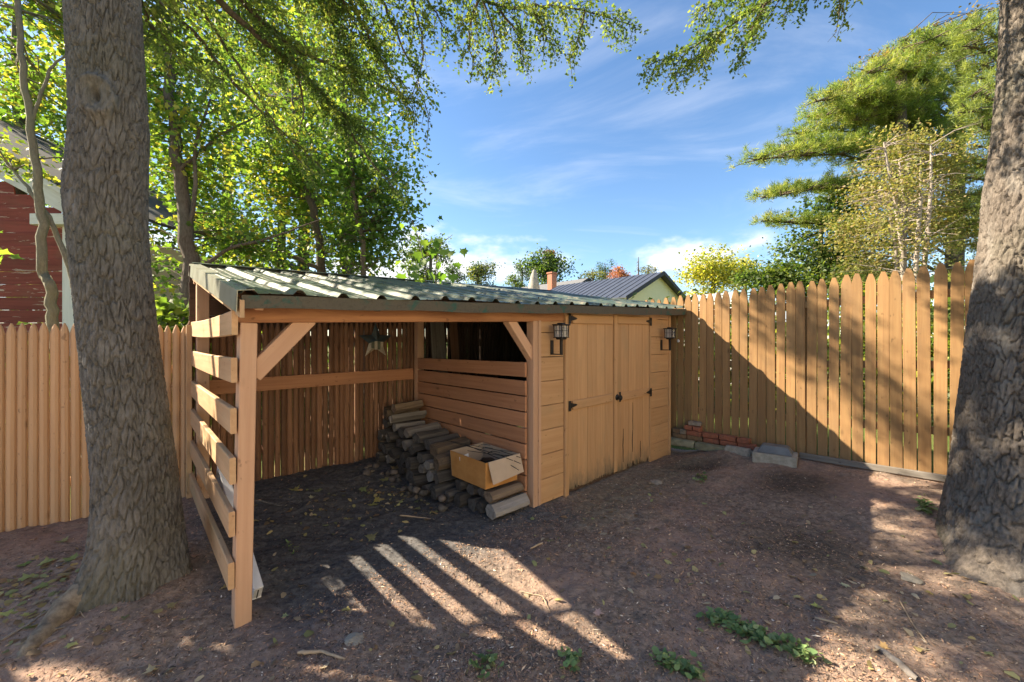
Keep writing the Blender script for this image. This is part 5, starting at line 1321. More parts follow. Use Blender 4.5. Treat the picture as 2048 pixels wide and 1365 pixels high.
foliage_tree('maple_tree', 'young maple with dark curved stem rising behind the shed ridge', (b0[0], b0[1], 0.05),
    [([(b0[0], b0[1], 0.0), px3(726, 480, 6.6), px3(708, 400, 6.6), px3(703, 320, 6.6), px3(690, 250, 6.6)], [0.05, 0.045, 0.038, 0.03, 0.015]),
     ([px3(710, 410, 6.6), px3(760, 370, 6.6), px3(800, 340, 6.7)], [0.018, 0.012, 0.006])],
    [(*px3(730, 330, 6.7), 0.65, 0.45, 0.75), (*px3(760, 430, 6.7), 0.65, 0.4, 0.5), (*px3(690, 500, 6.7), 0.8, 0.4, 0.35)],
    220, 20, 0.085, MAPG, M_LEAF, 43, 'maple', 0.17, 0.5, gate=sun_gaps)
# sapling in front of the barn
b0 = (-4.75, 4.35)
foliage_tree('maple_sapling', 'twin stemmed maple sapling between the tan fence and the red barn', (b0[0], b0[1], 0.02),
    [([(b0[0]+0.06, b0[1], 0.0), px3(105, 640, 4.4), px3(102, 575, 4.4), px3(85, 550, 4.4), px3(83, 430, 4.4), px3(72, 330, 4.4), px3(50, 180, 4.4), px3(38, 40, 4.4), px3(20, -200, 4.5)], [0.052, 0.048, 0.046, 0.042, 0.040, 0.036, 0.03, 0.026, 0.015]),
     ([(-4.42, 4.55, 0.0), px3(160, 600, 4.5), px3(138, 530, 4.5), px3(100, 440, 4.5), px3(60, 380, 4.5), px3(25, 340, 4.6)], [0.035, 0.03, 0.028, 0.022, 0.018, 0.01]),
     ([px3(60, 250, 4.4), px3(100, 140, 4.5), px3(150, 90, 4.6)], [0.018, 0.014, 0.008])],
    [(*px3(40, 120, 4.9), 0.75, 0.6, 0.85), (*px3(40, 300, 4.8), 0.55, 0.45, 0.28), (*px3(110, 330, 4.9), 0.35, 0.35, 0.2), (*px3(30, -100, 5.0), 0.9, 0.7, 0.7), (*px3(120, 30, 5.1), 0.5, 0.5, 0.6)],
    480, 26, 0.078, MAPLEY, M_LEAF, 44, 'maple', 0.15, 0.45, bark=M_SAPL, gate=sun_gaps)
# tall maple outside the frame on the left whose crown shades the yard
foliage_tree('maple_tree', 'broad maple beyond the tan fence, its crown spreading over the red barn', (-7.6, 3.0, 0.0),
    [([(-7.6, 3.0, 0.0), (-7.5, 3.0, 1.8), (-7.3, 3.1, 3.6), (-7.0, 3.2, 6.0), (-6.8, 3.3, 8.0)], [0.16, 0.14, 0.12, 0.08, 0.03]),
     ([(-7.4, 3.05, 3.0), (-6.6, 2.6, 4.0), (-5.6, 2.2, 4.6)], [0.06, 0.04, 0.02]),
     ([(-7.2, 3.1, 4.2), (-6.6, 3.9, 5.4), (-5.9, 4.6, 6.2)], [0.06, 0.04, 0.02])],
    [(-6.3, 2.0, 4.0, 1.1, 1.05, 1.25), (-7.4, 2.8, 6.4, 1.5, 1.5, 1.4), (-6.2, 4.2, 7.0, 1.5, 1.3, 1.0)],
    380, 22, 0.115, MAPLE, M_LEAF, 45, 'maple', 0.22, 0.45, gate=sun_gaps)
# distant leafy backdrop trees behind the maples
for q, (a_, b_, Y, rx, ry, rz, nc, sd, lab) in enumerate((
    (250, 260, 13.0, 4.2, 2.4, 4.2, 420, 51, 'large yellow green maple far behind the barn and the shed'),
    (560, 420, 12.0, 3.4, 2.0, 3.0, 330, 52, 'wide yellow green maple far behind the left half of the shed roof'),
    (450, 90, 14.0, 4.4, 2.4, 3.4, 330, 53, 'tall yellow green maple far behind, above the other crowns'),
    (690, 250, 11.5, 2.0, 1.6, 3.2, 260, 56, 'slender green maple far behind the shed, near the open sky'),
    (600, 60, 13.0, 3.0, 2.0, 3.0, 260, 57, 'tall green maple far behind the shed under the hanging boughs'),
    (30, 120, 10.5, 2.6, 1.6, 3.6, 260, 54, 'yellow maple far behind the red barn roof'),
    (300, 560, 10.0, 3.2, 1.4, 1.2, 220, 55, 'bushy yellow green young maple low behind the tan fence end'))):
    p = px3(a_, b_, Y)
    foliage_tree('maple_tree', lab, (p[0], p[1], 0.0), [([(p[0], p[1], 0), (p[0]+0.1, p[1], p[2]*0.5), (p[0]-0.1, p[1]+0.1, p[2]+rz*0.6)], [0.22, 0.17, 0.05])],
        [(p[0], p[1], p[2], rx, ry, rz), (p[0]+rx*0.5, p[1], p[2]-rz*0.45, rx*0.6, ry*0.8, rz*0.5), (p[0]-rx*0.5, p[1]+0.3, p[2]-rz*0.4, rx*0.6, ry*0.8, rz*0.5)],
        int(nc*0.80), 24, 0.15, MAPLEY, M_LEAF, sd, 'kite', 0.40, 0.5, n_twig=90)
# sapling tips above the roof with big separate leaves
ms = empty('maple_sapling', (*px3(850, 700, 4.9)[:2], 0.1), 'young maple with big bright leaves rising just behind the shed ridge', 'tree')
org = Vector(WM[ms.name].translation)
r = np.random.default_rng(8)
stems_ = [A((850, 800, 5.3), (852, 540, 5.3), (835, 470, 5.3), (815, 420, 5.3)), A((860, 800, 5.3), (872, 530, 5.3), (880, 490, 5.3), (905, 470, 5.3)), A((830, 800, 5.35), (820, 560, 5.35), (800, 500, 5.35))]
for s_ in stems_:
    s_ = np.array(s_); s_[0, 2] = 0.05
    vs_, fs_ = tube_arrays([(s_, np.linspace(0.010, 0.003, len(s_)))], 5); meshobj('stem', np_mesh('stem', vs_-np.array(org), fs_, M_SAPL), None, WM[ms.name].copy(), ms)
lv = [(870, 480, 13), (890, 500, 13), (905, 505, 12), (925, 497, 11), (855, 520, 15), (880, 525, 14), (900, 535, 13), (840, 500, 13), (835, 530, 15), (860, 545, 15), (885, 550, 14), (910, 550, 12), (825, 550, 14), (845, 560, 15), (870, 565, 15), (895, 570, 14), (815, 530, 12), (820, 470, 9), (808, 445, 8), (828, 452, 9), (812, 478, 9), (800, 520, 12), (865, 500, 12), (915, 525, 11), (850, 478, 11), (805, 500, 10), (835, 580, 14), (818, 575, 12), (860, 585, 13), (880, 480, 10), (800, 550, 12), (822, 432, 8)]
for q, (a_, b_, s_) in enumerate(lv):
    p = Vector(px3(a_+r.uniform(-4, 4), b_+r.uniform(-4, 4), 5.3+r.uniform(-0.18, 0.18))); sz = s_*2.1/813*5.3
    out = np.array(maple_outline(sz)); V_ = np.concatenate([[(0, 0.28*sz)], out]); zc_ = 0.10*np.abs(V_[:, 0]) - 0.8*(V_[:, 1]**2)
    k = len(out); cl_ = np.array([(0.13, 0.22, 0.04), (0.17, 0.27, 0.05), (0.10, 0.18, 0.035), (0.20, 0.28, 0.06)])[r.integers(0, 4)]
    me = np_mesh('leaf', np.concatenate([V_, zc_[:, None]], 1), np.array([(0, 1+i, 1+(i+1) % k) for i in range(k)]), M_LEAF, np.tile(cl_, (k+1, 1)))
    M = Matrix.Translation(p) @ Matrix.Rotation(r.uniform(0, 6.28), 4, 'Z') @ Matrix.Rotation(r.uniform(-1.3, -0.3), 4, 'X')
    meshobj('leaf', me, None, M, ms)
#@@PART5
# ================================================================== RED BARN (left, beyond the fence)
bn = empty('red_barn', (-9.0, 6.5, 0.0), 'red clapboard barn with peeling paint and white corner board behind the tan fence', 'barn')
BX = -7.12                                     # right-hand corner of the gable wall
z = 0.15; k = 0
def rake_z(x): return 3.42 + (BX+0.1 - x)*0.545
while z < 6.6:
    h = 0.205
    xr = BX - 0.02
    if z+h > 3.40: xr = min(xr, BX+0.1 - (z+h*0.35-3.40)/0.545)
    if xr < -12.2: break
    board('clapboard', M_REDCLAP, bn, (xr, 6.5+0.002*(k % 2), z+h/2), (-12.5, 6.5+0.002*(k % 2), z+h/2), h-0.004, 0.022, (0, 1, 0.15), 0.003)
    z += h; k += 1
board('corner_board', M_WHITEP, bn, (BX+0.075, 6.475, 0.0), (BX+0.075, 6.475, 3.36), 0.19, 0.05, (0, 1, 0), 0.004)
board('cornice_return', M_WHITEP, bn, (BX-0.42, 6.42, 3.41), (BX+0.55, 6.42, 3.41), 0.17, 0.14, (0, 1, 0), 0.004)
board('rake_board', M_WHITEP, bn, (BX+0.55, 6.44, 3.42), (-12.4, 6.44, rake_z(-12.4)+0.20), 0.30, 0.05, (0, 1, 0), 0.004)
board('rake_moulding', M_WHITEP, bn, (BX+0.62, 6.38, 3.56), (-12.4, 6.38, rake_z(-12.4)+0.40), 0.09, 0.10, (0, 1, 0), 0.004)
for q in range(16): board('side_board', M_TANSIDE, bn, (BX+0.19, 6.53, 0.12+q*0.21), (BX+0.19, 13.0, 0.12+q*0.21), 0.205, 0.02, (1, 0, 0.08), 0.003)
vs = [(BX+0.66, 6.30, 3.62), (-12.4, 6.30, rake_z(-12.4)+0.46), (-12.4, 13.2, rake_z(-12.4)+0.46), (BX+0.66, 13.2, 3.62)]
vs = [Vector(v)-Vector((-9, 6.5, 0)) for v in vs]; vs += [v+Vector((0.02, 0, 0.05)) for v in vs]
M_BARNROOF = mat_plain('dark_shingle', (0.06, 0.06, 0.065), 0.85, 0.2, nscale=20, bump=0.4)
meshobj('roof', mesh_from('roof', vs, [(0, 1, 2, 3), (7, 6, 5, 4), (0, 4, 5, 1), (1, 5, 6, 2), (2, 6, 7, 3), (3, 7, 4, 0)], M_BARNROOF), None, WM[bn.name].copy(), bn)

# ================================================================== HOUSES BEYOND THE SHED
b = NB('yellow_siding')
w_ = b.node('ShaderNodeTexWave', wave_type='BANDS', bands_direction='Z', wave_profile='SAW'); b.put(w_.inputs['Vector'], b.coord('Object', rnd=False)); w_.inputs['Scale'].default_value = 2.2
M_YELLOW = b.done(b.bsdf((0.93, 0.80, 0.46), 0.6, 0.3, nrm=b.bump(w_.outputs[0], 0.5, 0.03)))
M_SEAM = mat_plain('dark_seam_metal', (0.085, 0.092, 0.11), 0.35, 0.5, 0.2, nscale=3, bump=0.02)
M_DARKTRIM = mat_plain('dark_trim', (0.03, 0.028, 0.028), 0.6, 0.3)
def gable_house(name, label, apex, half, rise, depth, walls, roof, trim, overhang=0.35, seams=0.42):
    """apex on the near gable; the ridge runs along V, the gable wall along U"""
    ax, ay, az = apex
    g = lambda a_, d_, z_: Vector((ax + a_*UX + d_*VX, ay + a_*UY + d_*VY, z_))
    base = g(0, depth/2, 0.0)
    t = empty(name, base, label, 'house')
    Mw = WM[t.name].copy(); L = lambda p: p - base
    ze = az - rise
    vs = [L(g(-half, 0, 0)), L(g(half, 0, 0)), L(g(half, 0, ze)), L(g(0, 0, az-0.05)), L(g(-half, 0, ze)),
          L(g(-half, depth, 0)), L(g(half, depth, 0)), L(g(half, depth, ze)), L(g(0, depth, az-0.05)), L(g(-half, depth, ze))]
    fs = [(0, 1, 2, 3, 4), (9, 8, 7, 6, 5), (0, 4, 9, 5), (1, 6, 7, 2), (4, 3, 8, 9), (3, 2, 7, 8)]
    meshobj('wall', mesh_from('wall', vs, fs, walls), None, Mw, t)
    ho = half + overhang; zo = az - rise*ho/half
    for s in (-1, 1):
        a0, a1 = g(0, -overhang, az), g(s*ho, -overhang, zo); b0_, b1_ = g(0, depth+overhang, az), g(s*ho, depth+overhang, zo)
        up = Z3*0.06
        vs = [L(p) for p in (a0, a1, b1_, b0_)] + [L(p+up) for p in (a0, a1, b1_, b0_)]
        rp_ = meshobj('roof', mesh_from('roof', vs, [(3, 2, 1, 0), (4, 5, 6, 7), (0, 1, 5, 4), (1, 2, 6, 5), (2, 3, 7, 6), (3, 0, 4, 7)], roof), None, Mw, t)
        if seams:
            n_ = int((depth+2*overhang)/seams)
            for q in range(n_+1):
                p0 = a0.lerp(b0_, q/n_) + up; p1 = a1.lerp(b1_, q/n_) + up
                o_ = board('seam', roof, rp_, p0, p1, 0.03, 0.05, V3.cross(p1-p0), 0.004)
        board('rake_trim', trim, t, a0+Z3*0.0, a1+Z3*0.0, 0.20, 0.04, V3, 0.004)
        board('soffit_trim', M_WHITEP, t, g(s*half*1.0, 0.02, ze-0.1), g(s*half, depth-0.02, ze-0.1), 0.22, 0.05, U3, 0.004)
    return t, g
yh, gy_ = gable_house('yellow_house', 'pale yellow house with dark standing seam metal roof beyond the shed', (7.9, 22.0, 5.15), 3.37, 1.46, 6.6, M_YELLOW, M_SEAM, M_DARKTRIM)
M_GREYROOF = mat_plain('grey_shingle', (0.16, 0.165, 0.17), 0.8, 0.3, nscale=8, bump=0.2)
gh, gg = gable_house('grey_roofed_house', 'distant house with light grey gable roof and brick chimney behind the yellow house', (6.05, 33.5, 6.6), 3.2, 1.7, 8.0, M_TANSIDE, M_GREYROOF, M_DARKTRIM, seams=0)
M_FARBRICK = mat_plain('far_brick', (0.42, 0.19, 0.13), 0.9, 0.2, nscale=12, bump=0.3)
cp = px3(1104, 580, 31.0)
ch = meshobj('chimney', box_mesh(0.55, 0.5, 2.6, 0.03), M_FARBRICK, frame((cp[0], cp[1], 4.0), Z3, V3), gh)
ch2 = meshobj('chimney_cap', box_mesh(0.66, 0.6, 0.12, 0.02), M_FARBRICK, frame((cp[0], cp[1], 6.6), Z3, V3), gh)
cp = px3(1068, 580, 30.0)
cy_ = empty('stone_chimney', (cp[0], cp[1], 0.0), 'tapered weathered grey chimney standing by itself beyond the shed roof', 'chimney')
M_FARSTONE = mat_plain('far_stone', (0.36, 0.33, 0.29), 0.9, 0.2, nscale=6, bump=0.5, col2=(0.22, 0.2, 0.18))
vs_, fs_ = tube_arrays([(np.array([(0, 0, 0.0), (0, 0, 4.6), (0, 0, 5.6), (0, 0, 6.3), (0.05, 0, 6.75)]), np.array([0.55, 0.50, 0.40, 0.24, 0.12]))], 8)
meshobj('shaft', np_mesh('shaft', vs_, fs_, M_FARSTONE), None, WM[cy_.name].copy(), cy_)
# round-roofed white shelter glimpsed over the fence
hp = px3(1478, 600, 13.5)
hs_ = empty('hoop_shelter', (hp[0], hp[1], 0.0), 'grey white round topped shelter glimpsed just above the board fence', 'shelter')
lines_v, lines_f = [], []
n_a, n_d = 16, 2
M_HOOP = mat_plain('hoop_cover', (0.50, 0.49, 0.46), 0.7, 0.3, nscale=4, bump=0.2)
for d_ in range(n_d):
    for i in range(n_a+1):
        a_ = math.pi*i/n_a; lines_v.append((-0.62*math.cos(a_)*UX + d_*2.2*UX*0 + d_*1.6*VX, -0.62*math.cos(a_)*UY + d_*1.6*VY, 2.35 + 0.93*math.sin(a_)*0.85))
    lines_v += [(0.62*UX + d_*1.6*VX, 0.62*UY + d_*1.6*VY, 0), (-0.62*UX + d_*1.6*VX, -0.62*UY + d_*1.6*VY, 0)]
kk = n_a+3
lines_f = [tuple(range(kk)), tuple(range(2*kk-1, kk-1, -1))] + [(i, kk+i, kk+(i+1) % kk, (i+1) % kk) for i in range(kk)]
meshobj('cover', mesh_from('cover', lines_v, lines_f, M_HOOP), None, WM[hs_.name].copy(), hs_)

# ================================================================== FAR TREES
def far_tree(px_, py_, Y, wpx, hpx, pal, label, seed, n=140, per=20, leaf=None, name='far_tree', sig=None, flat=0.7, blobs=None, extra=None, mat=None):
    c = px3(px_, py_, Y); rx = wpx/2/813*Y; rz = hpx/2/813*Y
    r = random.Random(seed)
    if blobs is None:
        blobs = []
        for q in range(12):
            a_ = r.uniform(0, 6.28); rr2 = r.uniform(0.1, 0.74)
            blobs.append((c[0]+rx*rr2*math.cos(a_), c[1]+r.uniform(-.3, .3)*rx, c[2]+rz*rr2*math.sin(a_), rx*r.uniform(0.22, 0.42), rx*0.45, rz*r.uniform(0.2, 0.40)))
        if Y > 20:
            for q in range(5): blobs.append((c[0]+rx*r.uniform(-0.6, 0.6), c[1]+r.uniform(-.3, .3)*rx, c[2]-rz*r.uniform(0.9, 1.9), rx*r.uniform(0.35, 0.5), rx*0.45, rz*r.uniform(0.4, 0.6)))
            n = int(n*1.5)
    return foliage_tree(name, label, (c[0], c[1], 0.0), [([(c[0], c[1], 0), (c[0]+0.02*rx, c[1], c[2]-rz*0.3), (c[0], c[1], c[2]+rz*0.6)], [0.05*rx+0.06, 0.04*rx+0.04, 0.02])],
        blobs, n, per, leaf or 0.075*rx+0.05, pal, mat or M_LEAF, seed, 'kite', sig or 0.15*rx, flat, n_twig=40, twig=0.02, shell=0.4)
GRN = [(0.06, 0.10, 0.03), (0.085, 0.13, 0.035), (0.12, 0.165, 0.045), (0.16, 0.19, 0.05)]
DGR = [(0.035, 0.065, 0.028), (0.05, 0.085, 0.035), (0.07, 0.11, 0.04)]
YEL = [(0.34, 0.33, 0.06), (0.42, 0.38, 0.07), (0.25, 0.28, 0.06), (0.48, 0.40, 0.09)]
RED = [(0.34, 0.10, 0.09), (0.42, 0.16, 0.13), (0.30, 0.15, 0.08)]
OLV = [(0.17, 0.18, 0.06), (0.22, 0.21, 0.08), (0.14, 0.15, 0.05)]
BRZ = [(0.20, 0.085, 0.05), (0.16, 0.11, 0.05), (0.12, 0.14, 0.045)]
far_tree(1098, 545, 44, 125, 85, GRN+DGR, 'round green maple with bronze top beyond the roof', 61, 230)
far_tree(1096, 506, 44.3, 40, 18, BRZ, 'small bronze red treetop over the round green maple', 62, 40, leaf=0.2)
far_tree(1044, 540, 46, 46, 56, DGR, 'small dark pine beside the round green maple', 63, 90)
far_tree(1030, 565, 40, 60, 40, GRN, 'light green bush below the dark pine beyond the roof', 64, 90)
far_tree(955, 548, 38, 85, 52, DGR+OLV, 'dark spreading evergreen beyond the middle of the shed roof', 65, 130)
far_tree(905, 545, 34, 60, 50, DGR, 'dark evergreen next to the bright young maple beyond the roof', 66, 80)
far_tree(1185, 552, 42, 60, 40, OLV, 'olive green tree beyond the grey roofed house', 67, 90)
far_tree(1210, 537, 48, 44, 40, DGR, 'dark evergreen behind the red tree', 68, 70)
far_tree(1240, 550, 44, 62, 44, RED, 'pinkish red autumn tree behind the yellow house roof', 69, 110)
far_tree(1296, 545, 46, 60, 36, OLV+[(0.2, 0.17, 0.15)], 'sparse greyish olive tree behind the yellow house ridge', 70, 60)
far_tree(1425, 552, 29, 185, 105, YEL, 'yellow autumn tree right behind the yellow house gable', 71, 330, 22, leaf=0.21)
far_tree(1492, 552, 31, 95, 75, YEL+OLV, 'sparse yellow olive tree between yellow tree and the dark maple', 72, 90, 18, leaf=0.2)
far_tree(1560, 565, 12.5, 150, 110, GRN, 'light green leafy tree low behind the board fence', 73, 230, 20, leaf=0.12)
far_tree(1640, 500, 13.5, 210, 260, DGR+GRN, 'dark green maple behind the board fence under the pine', 74, 420, 22, leaf=0.13)
far_tree(1730, 570, 12, 200, 90, GRN+OLV, 'green bushy growth low behind the board fence near the pale dead stems', 75, 220, 20, leaf=0.12)
far_tree(860, 500, 30, 110, 70, GRN, 'light green tree beyond the bright young maple', 76, 120)
# low growth seen through the fence gaps
for q, (u_, v_, lab) in enumerate(((9.0, -3.6, 'sunlit green shrub beyond the board fence behind the right tree'), (9.2, -1.0, 'sunlit green shrub beyond the middle of the board fence'), (9.0, 1.6, 'sunlit green shrub beyond the board fence next to the shed'))):
    c = W(u_, v_, 1.1)
    foliage_tree('shrub', lab, (c.x, c.y, 0.0), [([(c.x, c.y, 0), (c.x, c.y, 1.2)], [0.05, 0.02])], [(c.x, c.y, 1.25, 1.5, 1.3, 1.2), (c.x+VX*1.1, c.y+VY*1.1, 1.2, 1.0, 0.9, 1.15), (c.x-VX*1.1, c.y-VY*1.1, 1.2, 1.0, 0.9, 1.15)], 210, 18, 0.16, GRN+YEL[:1], M_LEAF, 300+q, 'kite', 0.25, 0.8, cat='shrub', n_twig=40)
for q, (u_, v_, lab) in enumerate(((0.2, 5.0, 'yellow green undergrowth behind the brown fence near the maple trunk'), (2.8, 5.4, 'yellow green undergrowth behind the brown fence at the firewood'), (5.0, 6.5, 'yellow green undergrowth behind the brown fence by the doors'))):
    c = W(u_, v_, 0.8)
    foliage_tree('shrub', lab, (c.x, c.y, 0.0), [([(c.x, c.y, 0), (c.x, c.y, 1.0)], [0.04, 0.015])], [(c.x, c.y, 0.85, 1.3, 1.2, 0.8), (c.x+UX*1.1, c.y+UY*1.1, 0.8, 1.0, 0.9, 0.75), (c.x-UX*1.1, c.y-UY*1.1, 0.8, 1.0, 0.9, 0.75)], 110, 18, 0.14, MAPLE, M_LEAF, 320+q, 'kite', 0.25, 0.8, cat='shrub', n_twig=30)
c = W(-1.62, 3.0, 0.8)  # out-of-view foliage added to block sun through the lower slat gap
foliage_tree('shrub', 'unseen maple shoots added behind the tan fence to shade the lower slats', (c.x, c.y, 0.0), [([(c.x, c.y, 0), (c.x, c.y, 2.2)], [0.03, 0.012])], [(c.x, c.y, 2.45, 0.3, 0.3, 0.30), (c.x-UX*0.35, c.y-UY*0.35, 2.6, 0.35, 0.3, 0.3)], 80, 16, 0.085, MAPLE, M_LEAF, 341, 'maple', 0.10, 0.6, cat='shrub', n_twig=40,
    gate=lambda P, r: ((P[:, 2] + 1.29*uv_of(P[:, 0], P[:, 1])[0]) < 0.70))
c = W(-0.12, 2.95, 0.8)
foliage_tree('shrub', 'leafy maple shoots just behind the tan fence between trunk and shed', (c.x, c.y, 0.0), [([(c.x, c.y, 0), (c.x, c.y, 1.9)], [0.03, 0.012])], [(c.x, c.y, 1.60, 0.36, 0.3, 0.40), (c.x+UX*0.4, c.y+UY*0.4, 1.5, 0.4, 0.3, 0.4)], 70, 16, 0.095, MAPLE, M_LEAF, 340, 'maple', 0.13, 0.6, cat='shrub', n_twig=40)
# bare dead spruce tip
sp_ = px3(1277, 560, 44)
ds = empty('dead_spruce', (sp_[0], sp_[1], 0.0), 'bare grey spire of a dead spruce behind the yellow house ridge', 'tree')
ln = [(np.array([(0, 0, 0), (0, 0, 6.0), (0, 0, 10.6)]), np.array([0.22, 0.14, 0.03]))]
vs_, fs_ = tube_arrays(ln, 6); meshobj('trunk', np_mesh('trunk', vs_, fs_, M_TWIG), None, WM[ds.name].copy(), ds)
rr_ = np.random.default_rng(4); ln = []
for q in range(46):
    z_ = 5 + 5.4*rr_.random(); a_ = rr_.uniform(0, 6.28); l_ = (10.9-z_)*0.26*rr_.uniform(0.5, 1.1)
    ln.append((np.array([(0, 0, z_), (l_*0.5*math.cos(a_), l_*0.5*math.sin(a_), z_-0.05), (l_*math.cos(a_), l_*math.sin(a_), z_-0.2)]), np.array([0.05, 0.035, 0.015])))
vs_, fs_ = tube_arrays(ln, 3); o_ = meshobj('branches', np_mesh('branches', vs_, fs_, M_TWIG), None, WM[ds.name].copy(), ds); o_['kind'] = 'stuff'

# ---- the big white pine on the right, limbs in tiers with needle tufts
def pine(name, label, base, top, limbs, seed, pal, tuft=0.16, per=26, trunk_r=0.28, tips=None):
    r = np.random.default_rng(seed); root = empty(name, base, label, 'tree'); org = np.array(base, float); Mw = WM[root.name].copy()
    tr_ = np.array([base, ((base[0]+top[0])/2, (base[1]+top[1])/2, (base[2]+top[2])/2), top]); vs_, fs_ = tube_arrays([(tr_, np.array([trunk_r, trunk_r*0.7, trunk_r*0.25]))], 8)
    meshobj('trunk', np_mesh('trunk', vs_-org, fs_, M_TWIG, smooth=True), None, Mw, root)
    P, Dv, tw, cl = [], [], [], []
    pal = np.array(pal)
    for (s, e, width, dens) in limbs:
        s = np.array(s); e = np.array(e); L = np.linalg.norm(e-s); n_ = 9; t = np.linspace(0, 1, n_)
        mid = s + (e-s)*t[:, None] + np.array([0, 0, 1])*(0.10*L*np.sin(np.pi*t))[:, None] + np.cumsum(r.normal(0, 0.02*L, (n_, 3)), 0)*0.25
        tw.append((mid, np.linspace(0.06, 0.015, n_)))
        m = int(L*dens)
        for q in range(m):
            tt = 0.18 + 0.82*r.random()**0.8; p = np.array([np.interp(tt, t, mid[:, i]) for i in range(3)])
            off = r.normal(0, 1, 3)*np.array([width, width, width*0.17])*(1.05-0.5*tt); off[2] += 0.05*L*0.2
            q2 = p + off; P.append(q2); dirv = off/np.linalg.norm(off) + (e-s)/L*0.7 + np.array([0, 0, 0.45]); Dv.append(dirv)
            cl.append(pal[r.integers(0, len(pal))]*r.uniform(0.8, 1.2))
            if q % 3 == 0: tw.append((np.array([p, (p+q2)/2+np.array([0, 0, 0.03]), q2]), np.array([0.02, 0.014, 0.006])))
    vs_, fs_ = tube_arrays(tw, 4); o_ = meshobj('branches', np_mesh('branches', vs_-org, fs_, M_TWIG), None, Mw, root); o_['kind'] = 'stuff'
    P = np.array(P); Dv = np.array(Dv); cl = np.array(cl); n = len(P)
    PP = np.repeat(P, per, 0) + r.normal(0, tuft*0.28, (n*per, 3)); d = np.repeat(Dv/np.linalg.norm(Dv, axis=1)[:, None], per, 0)*0.8 + r.normal(0, 0.75, (n*per, 3)); d[:, 2] += 0.15
    S = tuft*r.uniform(0.6, 1.2, n*per); col = np.repeat(cl, per, 0)*r.uniform(0.75, 1.25, (n*per, 1))
    d /= np.linalg.norm(d, axis=1)[:, None]
    side = np.cross(d, r.normal(0, 1, d.shape)); side /= np.linalg.norm(side, axis=1)[:, None]
    V_ = np.stack([PP - side*(S*0.055)[:, None], PP + side*(S*0.055)[:, None], PP + d*S[:, None]], 1).reshape(-1, 3)
    o_ = meshobj('crown', np_mesh('crown', V_-org, np.arange(n*per*3).reshape(-1, 3), M_NEEDLE, np.repeat(col, 3, 0)), None, Mw, root); o_['kind'] = 'stuff'
    return root
PINE = [(0.16, 0.23, 0.05), (0.21, 0.28, 0.06), (0.27, 0.32, 0.08), (0.13, 0.19, 0.05), (0.32, 0.34, 0.10)]
Yp = 12.0; tb_ = px3(1900, 640, Yp+0.8); tp_ = px3(1925, 60, Yp+0.8)
rp_ = np.random.default_rng(17); limbs = []
for (sx, sy, ex, ey) in ((1905, 560, 1520, 448), (1905, 520, 1690, 470), (1905, 430, 1530, 395), (1905, 470, 1560, 385), (1905, 420, 1515, 322), (1908, 400, 1620, 300), (1908, 360, 1560, 300), (1910, 340, 1600, 265), (1910, 330, 1612, 240), (1912, 300, 1640, 205), (1914, 280, 1655, 225), (1914, 260, 1680, 175), (1916, 230, 1730, 140), (1918, 200, 1760, 115), (1918, 180, 1800, 95), (1920, 160, 1850, 80), (1922, 130, 1900, 55), (1922, 120, 1960, 40), (1915, 300, 1990, 240), (1915, 360, 2010, 330), (1912, 420, 2010, 400), (1912, 250, 2000, 170), (1910, 480, 2000, 470), (1914, 210, 1990, 110), (1905, 380, 1740, 330), (1905, 340, 1690, 290), (1905, 310, 1700, 250), (1908, 270, 1720, 200), (1912, 220, 1790, 150), (1905, 440, 1760, 400), (1905, 480, 1800, 440), (1908, 300, 1760, 230), (1912, 250, 1800, 190)):
    s = px3(sx, sy, Yp+0.7); e = px3(ex, ey, Yp+rp_.uniform(-1.6, 1.2)); limbs.append((s, e, 0.44, 40))
pine('white_pine', 'tall white pine with tiered green limbs behind the board fence', (tb_[0], tb_[1], 0.0), tp_, limbs, 81, PINE, 0.15, 30)
# bronze cones / brown leaf tips along the crest
brn = [(1640, 225), (1665, 200), (1700, 170), (1715, 180), (1750, 120), (1760, 130), (1790, 105), (1800, 110), (1835, 80), (1845, 85), (1870, 70), (1900, 60), (1950, 30), (1970, 25), (1730, 150), (1810, 125), (1860, 100), (1680, 210)]
far_tree(1800, 120, 11.6, 300, 120, [(0.22, 0.15, 0.08), (0.26, 0.17, 0.09), (0.18, 0.15, 0.07)], 'bronze leaved maple top showing along the crest of the white pine', 82, 150, 9, leaf=0.10, sig=0.16, blobs=[(*px3(a_, b_, 11.9), 0.30, 0.3, 0.22) for a_, b_ in brn])
# pale tree behind the right trunk
limbs = []
for q in range(16):
    yy_ = 60 + q*33; s = px3(2010, yy_+40, 10.0); limbs.append((s, px3(1945-20*math.sin(q*1.7), yy_, 9.4+0.4*math.sin(q)), 0.36, 34)); limbs.append((s, px3(2075, yy_+10, 9.6), 0.36, 24))
pine('white_pine', 'light green young pine just beyond the fence behind the right trunk', (px3(2010, 600, 10.0)[0], 10.0, 0.0), px3(2010, 0, 10.0), limbs, 83, [(0.20, 0.25, 0.07), (0.26, 0.30, 0.09), (0.16, 0.21, 0.06)], 0.16, 22, 0.14)
